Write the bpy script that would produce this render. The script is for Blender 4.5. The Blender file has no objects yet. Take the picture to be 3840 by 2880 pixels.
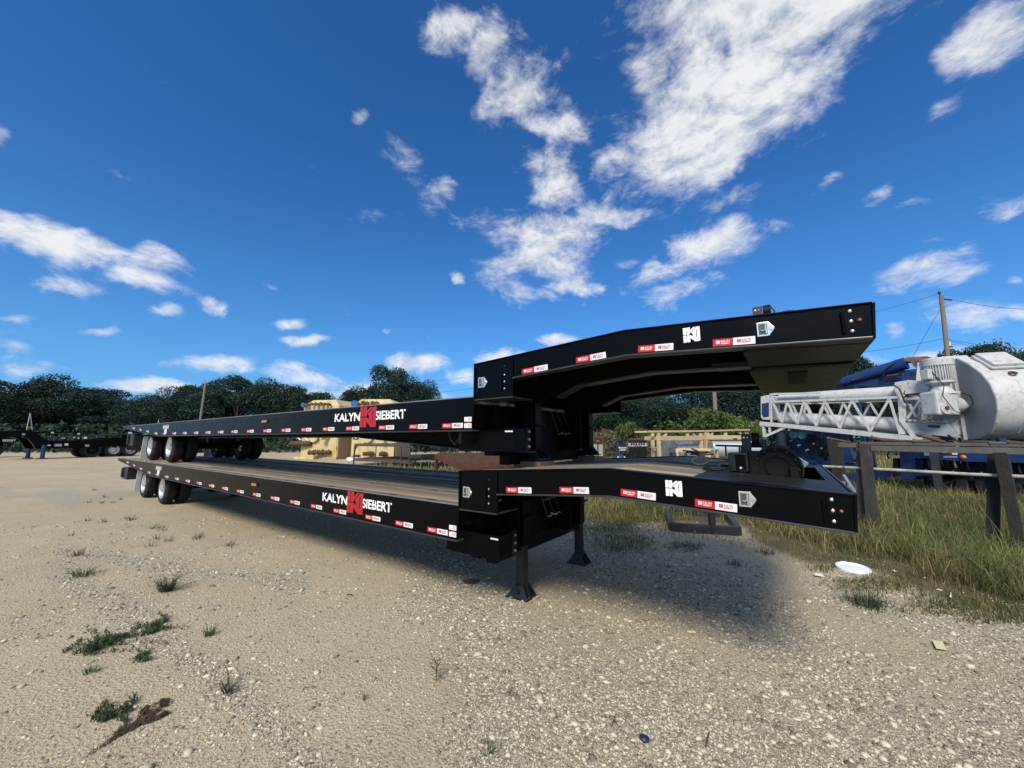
import bpy, bmesh, math, random
import numpy as np
from mathutils import Vector, Matrix
R = math.radians
random.seed(7); rng = np.random.default_rng(7)
sc = bpy.context.scene
COL = sc.collection

# ---------------------------------------------------------------- camera
CAM_H, FOC, PXW, PXH, HORIZ = 1.65, 825.0, 2212.0, 1659.0, 948.0
CX, CY = PXW/2, PXH/2
PITCH = math.atan((HORIZ-CY)/FOC)
AZ = math.atan((CX+48.0)/math.hypot(FOC, HORIZ-CY))   # trailers run this far left of the view axis
FH = Vector((-math.cos(AZ), math.sin(AZ), 0)); RT = Vector((math.sin(AZ), math.cos(AZ), 0)); UZ = Vector((0, 0, 1))
FW = FH*math.cos(PITCH)+UZ*math.sin(PITCH); UP = -FH*math.sin(PITCH)+UZ*math.cos(PITCH)
CPOS = Vector((0, 0, CAM_H))
cd = bpy.data.cameras.new('camera'); cam = bpy.data.objects.new('camera', cd); COL.objects.link(cam)
cam.matrix_world = Matrix(((RT.x, UP.x, -FW.x, 0), (RT.y, UP.y, -FW.y, 0), (RT.z, UP.z, -FW.z, CAM_H), (0, 0, 0, 1)))
cd.sensor_fit = 'HORIZONTAL'; cd.sensor_width = 36.0; cd.lens = 36.0*FOC/PXW
cd.clip_start = 0.05; cd.clip_end = 3000
sc.camera = cam
sc.view_settings.view_transform = 'Standard'; sc.view_settings.look = 'None'
sc.view_settings.gamma = 1.0; sc.view_settings.use_curve_mapping = False
sc.view_settings.exposure = 0.8
sc.cycles.max_bounces = 6; sc.cycles.transparent_max_bounces = 8
sc.cycles.use_denoising = True

def ray(x, y): return FW*FOC+RT*(x-CX)+UP*(CY-y)
def G(x, y, z=0.0):                       # where a line of sight meets level z
    d = ray(x, y); return CPOS+d*((z-CAM_H)/d.z)
def P(x, y, D):                           # at horizontal distance D along the view axis
    d = ray(x, y); return CPOS+d*(D/d.dot(FH))
def onplane(A, B):                        # vertical plane through two points
    e = Vector((B.x-A.x, B.y-A.y, 0)).normalized(); n = Vector((-e.y, e.x, 0))
    if n.dot(FH) < 0: n = -n
    def f(x, y, off=0.0):
        d = ray(x, y); return CPOS+d*((A+n*off-CPOS).dot(n)/d.dot(n))
    return f, e, n
def unit(p):
    return Vector(p).normalized()

# ---------------------------------------------------------------- sun and sky
SUN_DIR = unit((0.28, -0.95, 0.86))       # towards the sun
sun_d = bpy.data.lights.new('sun', 'SUN'); sun_o = bpy.data.objects.new('sun', sun_d); COL.objects.link(sun_o)
sun_d.energy = 2.4; sun_d.angle = R(16.0); sun_d.color = (1.0, 0.90, 0.74)
sun_o.rotation_euler = SUN_DIR.to_track_quat('Z', 'Y').to_euler()
world = bpy.data.worlds.new('World'); sc.world = world; world.use_nodes = True
wt = world.node_tree; wn = wt.nodes; wl = wt.links; wn.clear()
def W(t, **k):
    n = wn.new(t)
    for a, b in k.items(): setattr(n, a, b)
    return n
def lk(a, b): wl.new(a, b)
def wmath(op, a, b=None, c=None, clamp=False):
    n = W('ShaderNodeMath', operation=op, use_clamp=clamp)
    for i, v in enumerate((a, b, c)):
        if v is None: continue
        if isinstance(v, (int, float)): n.inputs[i].default_value = v
        else: lk(v, n.inputs[i])
    return n.outputs[0]
sky = W('ShaderNodeTexSky', sky_type='NISHITA', sun_disc=False)
sky.sun_elevation = math.asin(SUN_DIR.z); sky.sun_rotation = math.atan2(SUN_DIR.x, SUN_DIR.y)
sky.air_density = 1.0; sky.dust_density = 1.0; sky.ozone_density = 2.2; sky.altitude = 200
tc = W('ShaderNodeTexCoord'); DIR = tc.outputs['Generated']
def wnoise(scale, detail, rough, vec, dist=0.0):
    n = W('ShaderNodeTexNoise'); n.inputs['Scale'].default_value = scale; n.inputs['Detail'].default_value = detail
    n.inputs['Roughness'].default_value = rough; n.inputs['Distortion'].default_value = dist; lk(vec, n.inputs['Vector']); return n.outputs['Fac']
cvec = W('ShaderNodeVectorMath', operation='MULTIPLY'); lk(DIR, cvec.inputs[0]); cvec.inputs[1].default_value = (1.0, 1.0, 1.8)
n1 = wmath('ADD', wmath('MULTIPLY', wnoise(6.0, 12, 0.66, cvec.outputs[0], 0.35), .72), wmath('MULTIPLY', wnoise(21.0, 8, 0.68, cvec.outputs[0], 0.8), .28))
n1s = W('ShaderNodeVectorMath', operation='ADD'); lk(cvec.outputs[0], n1s.inputs[0]); n1s.inputs[1].default_value = (0.006, -0.018, 0.03)
n2 = wnoise(6.0, 5, 0.6, n1s.outputs[0], 0.35)
# cloud patches: sky direction (from centre x, y, half sizes in the photograph), tilt in degrees, weight
CL = [(1590, 110, 250, 190, -50, 1.3), (1480, 300, 200, 120, -35, 1.15), (1700, -60, 330, 170, -20, 1.4), (1400, 390, 110, 50, -20, .9), (1420, 170, 80, 90, -20, .9),
      (1000, 65, 110, 60, 0, .95), (1120, 190, 90, 80, 45, .85), (1190, 262, 80, 45, 15, 1.0), (1190, 390, 70, 60, 60, .95), (1040,120,60,70,40,.75), (1085, 70, 30, 40, 20, .7), (1070, 235, 45, 60, 50, .75), (1150, 250, 100, 40, 20, .9), (1215, 225, 40, 30, 0, .7), (1250, 470, 60, 20, -10, .75), (1200, 500, 110, 50, 10, .8), (1090, 560, 60, 30, 0, .85), (1170, 640, 60, 16, 10, .7), (1440, 590, 110, 30, -25, .85), (1580, 500, 60, 26, -20, .8), (1330, 330, 60, 40, -30, .75), (1760, 220, 70, 40, -40, .8), (1830, 60, 60, 40, -50, .75), (1560, 330, 120, 60, -40, 1.05), (60, 480, 80, 24, 14, .85), (190, 545, 90, 24, 8, .9), (1780, 400, 50, 12, -25, .6), (2060, 580, 60, 18, -8, .75), (2000, 520, 40, 10, 0, .6), (1920, 620, 60, 16, 10, .75),
      (870, 340, 90, 38, 40, .78), (775, 248, 30, 22, 0, .85), (940,410,40,40,50,.6),
      (1160, 545, 130, 55, 20, .95), (1350, 465, 90, 24, 5, .88), (1100, 620, 80, 34, 25, .95), (1245, 618, 75, 17, 0, .9), (995, 603, 22, 13, 0, .85),
      (1540, 535, 125, 50, -20, .98), (1480, 625, 110, 26, -15, .9), (1600, 420, 110, 28, -25, .7), (1350, 555, 28, 26, 0, .7), (1410,590,50,30,0,.85),
      (2150, 60, 130, 75, -30, 1.1), (2040, 240, 90, 22, -30, .66), (1890, 418, 50, 18, -20, .78), (1955, 445, 45, 14, -15, .72), (2150, 462, 75, 26, -15, .85),
      (1990, 595, 125, 40, -10, .98), (1700, 475, 30, 20, 0, .74), (2090, 680, 110, 42, 0, 1.0), (1930, 712, 52, 24, 0, 1.0), (2200, 605, 30, 14, 0, .85), (2120, 775, 190, 34, 0, 1.15), (2210, 672, 60, 20, 0, .9),
      (100, 515, 190, 42, 14, 1.3), (250, 548, 50, 20, 5, .9), (340, 570, 70, 26, 5, .95), (310, 602, 95, 26, 12, 1.0), (160, 618, 75, 16, 8, .82), (370, 672, 38, 18, 0, .82), (465, 655, 40, 22, 20, .62), (225, 716, 42, 10, 0, .9),
      (0, 302, 26, 26, 0, .9), (20, 690, 60, 10, 0, .7), (625, 702, 34, 10, 0, .9), (672, 738, 66, 13, 0, .98), (460, 782, 100, 24, 0, 1.05), (660, 812, 90, 26, 15, 1.0), (845, 715, 12, 8, 0, .85),
      (915, 785, 72, 24, 0, 1.12), (1000, 815, 45, 20, 0, 1.1), (1205, 735, 44, 14, 0, 1.05), (1080, 770, 60, 24, -10, 1.12), (60, 800, 90, 26, 0, .9), (310, 838, 110, 20, 0, 1.1), (150,850,160,24,0,.9), (30, 752, 45, 14, 0, .9), (1600, 790, 300, 40, 0, .9), (560,855,200,26,0,.85), (800,850,200,24,0,.85)]
# the patches' soft outlines, worked out over the whole sphere; their ragged edges come from noise nodes
EH, EWD = 640, 1280
lon = (np.arange(EWD)+.5)/EWD; lat = ((np.arange(EH)+.5)/EH-.5)*math.pi
az_ = -(lon-.5)*2*math.pi
DX = (np.cos(lat)[:, None]*np.cos(az_)[None]).astype(np.float32); DY = (np.cos(lat)[:, None]*np.sin(az_)[None]).astype(np.float32); DZ = np.repeat(np.sin(lat)[:, None], EWD, 1).astype(np.float32)
def vnoise(f, seed):                       # smooth value noise on the sphere's x, y, z
    tb = np.random.default_rng(seed).random((32, 32, 32)).astype(np.float32)
    q = [(c*f+40) for c in (DX, DY, DZ)]; i = [np.floor(c).astype(int) for c in q]; w = [c-j for c, j in zip(q, i)]; w = [c*c*(3-2*c) for c in w]
    r = 0
    for a in (0, 1):
        for b in (0, 1):
            for c in (0, 1):
                r = r+tb[(i[0]+a) % 32, (i[1]+b) % 32, (i[2]+c) % 32]*(w[0] if a else 1-w[0])*(w[1] if b else 1-w[1])*(w[2] if c else 1-w[2])
    return r-.5
wx = .030*vnoise(14, 1)+.022*vnoise(31, 2)+.012*vnoise(66, 7); wy = .030*vnoise(14, 3)+.022*vnoise(31, 4)+.012*vnoise(66, 8); wz = .022*vnoise(14, 5)+.016*vnoise(31, 6)+.009*vnoise(66, 9)
low = np.clip(.25+2.2*np.abs(DZ), 0, 1)
QX, QY, QZ = DX+wx*low, DY+wy*low, DZ+wz*low
ACC = np.zeros_like(DX)
def patch(c, t1, t2, a, b, w):
    u = (QX*t1.x+QY*t1.y+QZ*t1.z)/a; v = (QX*t2.x+QY*t2.y+QZ*t2.z)/b; fr = DX*c.x+DY*c.y+DZ*c.z
    d = np.clip((1.75-np.sqrt(u*u+v*v))/1.6, 0, 1)
    ACC[:] = np.maximum(ACC, np.where(fr > 0, d*d*(3-2*d)*w, 0))
for (x, y, rx, ry, rot, w) in CL:
    c = ray(x, y).normalized(); co, si = math.cos(R(rot)), math.sin(R(rot))
    p1 = ray(x+rx*co, y+rx*si).normalized(); p2 = ray(x-ry*si, y+ry*co).normalized()
    d1 = p1-c; d2 = p2-c
    t1 = (d1-c*d1.dot(c)).normalized(); t2 = d2-c*d2.dot(c); t2 = (t2-t1*t2.dot(t1)).normalized()
    patch(c, t1, t2, d1.length, d2.length, w)
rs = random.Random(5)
for k in range(80):                        # unseen clouds outside the view, added and enlarged as fill for the shade
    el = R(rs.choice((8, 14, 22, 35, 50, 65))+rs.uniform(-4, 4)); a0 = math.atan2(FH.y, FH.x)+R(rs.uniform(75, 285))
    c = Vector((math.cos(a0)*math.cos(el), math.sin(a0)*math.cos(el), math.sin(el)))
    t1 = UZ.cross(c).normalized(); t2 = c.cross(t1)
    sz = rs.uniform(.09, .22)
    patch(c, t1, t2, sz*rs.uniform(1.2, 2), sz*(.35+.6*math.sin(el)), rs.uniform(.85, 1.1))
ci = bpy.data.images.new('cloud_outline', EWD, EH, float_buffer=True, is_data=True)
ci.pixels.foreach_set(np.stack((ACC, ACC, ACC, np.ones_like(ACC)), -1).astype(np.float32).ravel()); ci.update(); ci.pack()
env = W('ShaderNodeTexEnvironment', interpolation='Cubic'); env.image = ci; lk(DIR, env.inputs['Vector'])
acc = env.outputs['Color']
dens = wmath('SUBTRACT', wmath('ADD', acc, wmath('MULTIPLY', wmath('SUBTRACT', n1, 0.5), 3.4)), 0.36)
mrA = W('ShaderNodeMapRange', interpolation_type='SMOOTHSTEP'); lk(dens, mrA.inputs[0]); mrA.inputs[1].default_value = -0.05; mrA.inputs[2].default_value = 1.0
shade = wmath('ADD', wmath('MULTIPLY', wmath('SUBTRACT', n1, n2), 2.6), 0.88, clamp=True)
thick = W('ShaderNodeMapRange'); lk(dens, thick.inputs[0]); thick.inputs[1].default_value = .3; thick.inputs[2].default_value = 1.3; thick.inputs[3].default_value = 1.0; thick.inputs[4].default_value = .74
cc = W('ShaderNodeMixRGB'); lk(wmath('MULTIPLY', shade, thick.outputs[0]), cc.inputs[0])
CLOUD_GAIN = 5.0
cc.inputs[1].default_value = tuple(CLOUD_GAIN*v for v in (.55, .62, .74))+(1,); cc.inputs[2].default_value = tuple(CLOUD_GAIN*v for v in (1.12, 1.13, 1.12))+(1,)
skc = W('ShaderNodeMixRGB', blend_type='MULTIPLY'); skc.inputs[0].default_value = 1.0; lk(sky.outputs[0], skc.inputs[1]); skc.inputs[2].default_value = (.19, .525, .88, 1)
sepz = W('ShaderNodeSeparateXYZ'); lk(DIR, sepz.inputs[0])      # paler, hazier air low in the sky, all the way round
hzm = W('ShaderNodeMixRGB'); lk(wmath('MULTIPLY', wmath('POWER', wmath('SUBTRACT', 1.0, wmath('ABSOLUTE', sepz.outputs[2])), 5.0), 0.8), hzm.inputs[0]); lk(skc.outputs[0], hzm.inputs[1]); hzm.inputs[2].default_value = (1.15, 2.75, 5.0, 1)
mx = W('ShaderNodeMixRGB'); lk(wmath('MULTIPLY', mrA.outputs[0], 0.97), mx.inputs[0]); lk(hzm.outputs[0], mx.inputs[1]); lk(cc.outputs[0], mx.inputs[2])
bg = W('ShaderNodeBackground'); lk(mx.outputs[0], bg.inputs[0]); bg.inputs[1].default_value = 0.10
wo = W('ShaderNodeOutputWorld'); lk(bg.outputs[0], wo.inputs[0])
# ---------------------------------------------------------------- materials
MATS = {}
def mat(name, col, rough=.5, metal=0.0, spec=.5, var=0.0, vscale=6.0, bump=0.0, bscale=40.0, dirt=None, dscale=3.0, damt=.5, stretch=None, island=0.0, rnd=0.0, coat=0.0, trans=0.0, emit=None):
    m = bpy.data.materials.new(name); m.use_nodes = True; t = m.node_tree; n = t.nodes; b = n['Principled BSDF']
    b.inputs['Base Color'].default_value = (*col, 1); b.inputs['Roughness'].default_value = rough; b.inputs['Metallic'].default_value = metal
    b.inputs['Specular IOR Level'].default_value = spec; b.inputs['Coat Weight'].default_value = coat; b.inputs['Coat Roughness'].default_value = .08
    if trans: b.inputs['Transmission Weight'].default_value = trans
    L = t.links.new; tcn = n.new('ShaderNodeTexCoord'); vec = tcn.outputs['Object']
    if stretch:
        mp = n.new('ShaderNodeMapping'); mp.inputs['Scale'].default_value = stretch; L(vec, mp.inputs[0]); vec = mp.outputs[0]
    cur = None
    def noise(s, d=5.0, r=.6):
        q = n.new('ShaderNodeTexNoise'); q.inputs['Scale'].default_value = s; q.inputs['Detail'].default_value = d; q.inputs['Roughness'].default_value = r; L(vec, q.inputs['Vector']); return q.outputs['Fac']
    def mixc(f, c1, c2, bt='MIX'):
        q = n.new('ShaderNodeMixRGB'); q.blend_type = bt
        for i, v in enumerate((f, c1, c2)):
            if hasattr(v, 'links'): L(v, q.inputs[i])
            elif i == 0: q.inputs[0].default_value = v
            else: q.inputs[i].default_value = (*v, 1) if len(v) == 3 else v
        return q.outputs[0]
    cur = col
    if dirt:
        r = n.new('ShaderNodeMapRange'); r.inputs[1].default_value = .62-damt*.3; r.inputs[2].default_value = .72; L(noise(dscale, 8, .65), r.inputs[0])
        cur = mixc(r.outputs[0], cur, dirt)
    def gain(src, amt):
        r = n.new('ShaderNodeMapRange'); r.inputs[1].default_value = .2 if amt is not None else 0; r.inputs[2].default_value = .8; r.inputs[3].default_value = 1-amt; r.inputs[4].default_value = 1+amt; L(src, r.inputs[0])
        return r.outputs[0]
    def mul(cur, fac):
        c = n.new('ShaderNodeCombineXYZ'); [L(fac, c.inputs[i]) for i in range(3)]
        return mixc(1.0, cur, c.outputs[0], 'MULTIPLY')
    if var: cur = mul(cur, gain(noise(vscale), var))
    if island:
        g = n.new('ShaderNodeNewGeometry'); cur = mul(cur, gain(g.outputs['Random Per Island'], island))
    if rnd:
        g = n.new('ShaderNodeObjectInfo'); cur = mul(cur, gain(g.outputs['Random'], rnd))
    if hasattr(cur, 'links'): L(cur, b.inputs['Base Color'])
    if bump:
        bp = n.new('ShaderNodeBump'); bp.inputs['Strength'].default_value = bump; bp.inputs['Distance'].default_value = .02; L(noise(bscale, 6), bp.inputs['Height']); L(bp.outputs[0], b.inputs['Normal'])
    if var or dirt:
        r = n.new('ShaderNodeMapRange'); r.inputs[3].default_value = max(.02, rough-.08); r.inputs[4].default_value = min(1, rough+.12); L(noise(vscale*1.7), r.inputs[0]); L(r.outputs[0], b.inputs['Roughness'])
    MATS[name] = m; return m

M_black = mat('black_gloss_paint', (.0014, .0017, .0024), rough=.27, spec=.12, var=.3, vscale=1.5, bump=.12, bscale=2.2)
M_blackplate = mat('black_plate_top', (.012, .014, .017), rough=.45, spec=.5, var=.35, vscale=5, bump=.06, bscale=60)
M_blackmatte = mat('black_matte', (.0045, .0045, .005), rough=.6, spec=.3, var=.3)
M_underside = mat('black_underside', (.003, .003, .0035), rough=.5, spec=.12, var=.3)
M_flange = mat('worn_black_flange', (.03, .033, .038), rough=.32, spec=.6, var=.4, vscale=9)
M_steelstrip = mat('steel_deck_strip', (.20, .21, .22), rough=.45, metal=.25, var=.3, vscale=5, stretch=(.3, 3, 1))
M_plank = mat('oak_deck_plank', (.37, .29, .205), rough=.85, spec=.08, var=.5, vscale=5, stretch=(.35, 14, 6), rnd=.38, bump=.12, bscale=16, dirt=(.20, .17, .14), dscale=1.6, damt=.4)
M_tyre = mat('tyre_rubber', (.018, .018, .018), rough=.75, spec=.3, var=.3, dirt=(.05, .045, .038), dscale=5, damt=.3)
M_chrome = mat('polished_aluminium', (.80, .80, .80), rough=.26, metal=.85)
M_zinc = mat('bright_zinc', (.70, .72, .74), rough=.25, metal=.9, var=.1)
M_bolt = mat('bolt_steel', (.62, .62, .60), rough=.35, metal=.8)
M_red = mat('red_reflective', (.50, .012, .020), rough=.35, var=.08)
M_white = mat('white_reflective', (.72, .74, .76), rough=.4, var=.05)
M_letter = mat('white_vinyl', (.82, .84, .86), rough=.4)
M_redvinyl = mat('red_vinyl', (.42, .012, .020), rough=.35)
M_amber = mat('amber_lens', (.55, .15, .015), rough=.18, spec=.6)
M_yellow = mat('yellow_label', (.75, .68, .10), rough=.5)
M_inkblack = mat('black_ink', (.015, .015, .015), rough=.6)
M_flap = mat('white_mud_flap', (.80, .84, .90), rough=.55, var=.12)
M_timber = mat('pine_timber', (.55, .42, .24), rough=.7, var=.25, vscale=4, stretch=(1, 1, 5), rnd=.15, bump=.1)
M_blockwood = mat('raw_wood_block', (.36, .20, .11), rough=.75, var=.35, vscale=9, stretch=(3, 14, 14))
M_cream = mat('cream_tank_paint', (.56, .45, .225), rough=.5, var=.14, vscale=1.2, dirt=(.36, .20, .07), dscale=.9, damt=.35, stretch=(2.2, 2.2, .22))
M_tanside = mat('tan_tank_side', (.42, .315, .19), rough=.6, var=.18, vscale=1.2, dirt=(.30, .15, .06), dscale=1.1, damt=.4, stretch=(2.2, 2.2, .25))  # browner and darker than the cream, for side walls, ribs and skid
M_rust = mat('rusty_iron', (.10, .045, .028), rough=.8, var=.5, vscale=9, dirt=(.05, .028, .022), dscale=6, damt=.5, bump=.3)
M_redoxide = mat('red_oxide_steel', (.095, .026, .017), rough=.65, var=.3, vscale=5, dirt=(.09, .04, .03), dscale=3, damt=.3)
M_greysteel = mat('weathered_grey_steel', (.075, .078, .072), rough=.6, metal=.3, var=.35, vscale=4, dirt=(.10, .06, .04), dscale=3, damt=.3)
M_galv = mat('galvanized_steel', (.50, .53, .56), rough=.38, metal=.75, var=.25, vscale=4, dirt=(.33, .35, .37), dscale=5, damt=.6)
M_alum = mat('bright_aluminium', (.82, .80, .74), rough=.25, metal=.8, var=.1, vscale=2)
M_plantwhite = mat('plant_white_paint', (.50, .515, .52), rough=.45, var=.12, vscale=3, dirt=(.27, .255, .225), dscale=9, damt=.30, bump=.06)
M_plantgrey = mat('plant_grey_and_shade', (.30, .32, .34), rough=.5, var=.12, vscale=2)  # grey of the base plate; also paints shade onto the drum end
M_blue = mat('royal_blue_paint', (.008, .036, .15), rough=.42, var=.25, vscale=3, dirt=(.02, .04, .10), dscale=4, damt=.3)
M_bluedark = mat('dark_blue_paint', (.008, .026, .10), rough=.45, var=.3, vscale=3)
M_post = mat('weathered_post_wood', (.022, .020, .017), rough=.9, var=.5, vscale=9, bump=.9, bscale=30, stretch=(1, 1, .5))
M_platepost = mat('mill_scale_steel', (.06, .064, .062), rough=.5, metal=.45, var=.35, vscale=4, dirt=(.16, .06, .025), dscale=2.0, damt=.45)
M_bar = mat('weathered_pipe', (.11, .108, .098), rough=.6, metal=.2, var=.35, vscale=6, dirt=(.09, .07, .05), dscale=5, damt=.4)
M_palepipe = mat('pale_pipe', (.40, .40, .35), rough=.55, var=.25, vscale=6, dirt=(.20, .17, .12), dscale=8, damt=.5)
M_frame = mat('dark_frame_steel', (.035, .036, .04), rough=.45, metal=.2, var=.4, vscale=4, dirt=(.05, .022, .02), dscale=3, damt=.3)
M_polewood = mat('utility_pole_wood', (.19, .165, .135), rough=.9, var=.35, vscale=6, stretch=(6, 6, .5), bump=.4)
M_wire = mat('wire', (.02, .02, .022), rough=.6)
M_bark = mat('bark', (.06, .048, .038), rough=.95, var=.4, vscale=6, bump=.6)
M_concrete = mat('concrete_slab', (.30, .30, .28), rough=.9, var=.25, vscale=6)
M_green = mat('bright_green_paint', (.14, .55, .02), rough=.45)
M_bluecap = mat('blue_cap', (.015, .10, .42), rough=.5)
M_fabric = mat('dark_chair_fabric', (.010, .012, .02), rough=.85)
M_ltmetal = mat('light_grey_metal', (.45, .47, .48), rough=.45, metal=.4, var=.15)
M_rim = mat('white_wheel', (.62, .64, .62), rough=.45, var=.12)
M_plastic = mat('white_plastic', (.78, .82, .86), rough=.5, var=.08)
M_paper = mat('yellowed_paper', (.62, .62, .36), rough=.8)
M_hose = mat('black_hose', (.01, .01, .01), rough=.5)
M_roof = mat('shed_roof', (.16, .11, .08), rough=.8, var=.3)
M_shedwall = mat('shed_wall', (.03, .045, .035), rough=.8, var=.3)

def leafmat(name, col, island=.45, var=.25, vscale=.5, tl=.25):
    m = bpy.data.materials.new(name); m.use_nodes = True; t = m.node_tree; n = t.nodes; b = n['Principled BSDF']; L = t.links.new
    g = n.new('ShaderNodeNewGeometry'); r = n.new('ShaderNodeMapRange'); L(g.outputs['Random Per Island'], r.inputs[0]); r.inputs[3].default_value = 1-island; r.inputs[4].default_value = 1+island
    tcn = n.new('ShaderNodeTexCoord'); q = n.new('ShaderNodeTexNoise'); q.inputs['Scale'].default_value = vscale; L(tcn.outputs['Object'], q.inputs['Vector'])
    r2 = n.new('ShaderNodeMapRange'); L(q.outputs['Fac'], r2.inputs[0]); r2.inputs[1].default_value = .3; r2.inputs[2].default_value = .7; r2.inputs[3].default_value = 1-var; r2.inputs[4].default_value = 1+var
    oi = n.new('ShaderNodeObjectInfo'); r3 = n.new('ShaderNodeMapRange'); L(oi.outputs['Random'], r3.inputs[0]); r3.inputs[3].default_value = .68; r3.inputs[4].default_value = 1.35
    f = n.new('ShaderNodeMath'); f.operation = 'MULTIPLY'; L(r.outputs[0], f.inputs[0]); L(r2.outputs[0], f.inputs[1])
    f2 = n.new('ShaderNodeMath'); f2.operation = 'MULTIPLY'; L(f.outputs[0], f2.inputs[0]); L(r3.outputs[0], f2.inputs[1])
    hs = n.new('ShaderNodeHueSaturation'); hs.inputs['Color'].default_value = (*col, 1); L(f2.outputs[0], hs.inputs['Value'])
    r4 = n.new('ShaderNodeMapRange'); L(g.outputs['Random Per Island'], r4.inputs[0]); r4.inputs[3].default_value = .52; r4.inputs[4].default_value = .475; L(r4.outputs[0], hs.inputs['Hue'])
    L(hs.outputs[0], b.inputs['Base Color']); b.inputs['Roughness'].default_value = .6; b.inputs['Specular IOR Level'].default_value = .25
    tr = n.new('ShaderNodeBsdfTranslucent'); L(hs.outputs[0], tr.inputs[0]); mxs = n.new('ShaderNodeMixShader'); mxs.inputs[0].default_value = tl
    L(b.outputs[0], mxs.inputs[1]); L(tr.outputs[0], mxs.inputs[2]); L(mxs.outputs[0], n['Material Output'].inputs[0])
    MATS[name] = m; return m
M_leaf = leafmat('dark_oak_leaf', (.024, .050, .030))
M_leafcool = leafmat('cool_oak_leaf', (.020, .048, .038))
M_leafbright = leafmat('bright_bush_leaf', (.085, .135, .035))
M_leafdry = leafmat('dry_brush_leaf', (.16, .15, .085))
M_grass = leafmat('field_grass', (.15, .155, .052), island=.5, var=.4, vscale=.55, tl=.3)
def _straw(m):
    t = m.node_tree; n = t.nodes; L = t.links.new; hs = [q for q in n if q.type == 'HUE_SAT'][0]
    g = n.new('ShaderNodeNewGeometry'); q = n.new('ShaderNodeTexNoise'); q.inputs['Scale'].default_value = .8; q.inputs['Detail'].default_value = 4; tc_ = n.new('ShaderNodeTexCoord'); L(tc_.outputs['Object'], q.inputs['Vector'])
    ad = n.new('ShaderNodeMath'); ad.operation = 'MULTIPLY_ADD'; L(g.outputs['Random Per Island'], ad.inputs[0]); ad.inputs[1].default_value = .55; L(q.outputs['Fac'], ad.inputs[2])
    r = n.new('ShaderNodeMapRange'); L(ad.outputs[0], r.inputs[0]); r.inputs[1].default_value = .68; r.inputs[2].default_value = 1.08
    mx_ = n.new('ShaderNodeMixRGB'); L(r.outputs[0], mx_.inputs[0]); mx_.inputs[1].default_value = (.11, .145, .043, 1); mx_.inputs[2].default_value = (.28, .24, .10, 1); L(mx_.outputs[0], hs.inputs['Color'])
_straw(M_grass)
M_weed = leafmat('weed_leaf', (.075, .112, .052), island=.35)
M_deadweed = leafmat('dead_weed', (.12, .095, .06), island=.45)

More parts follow.
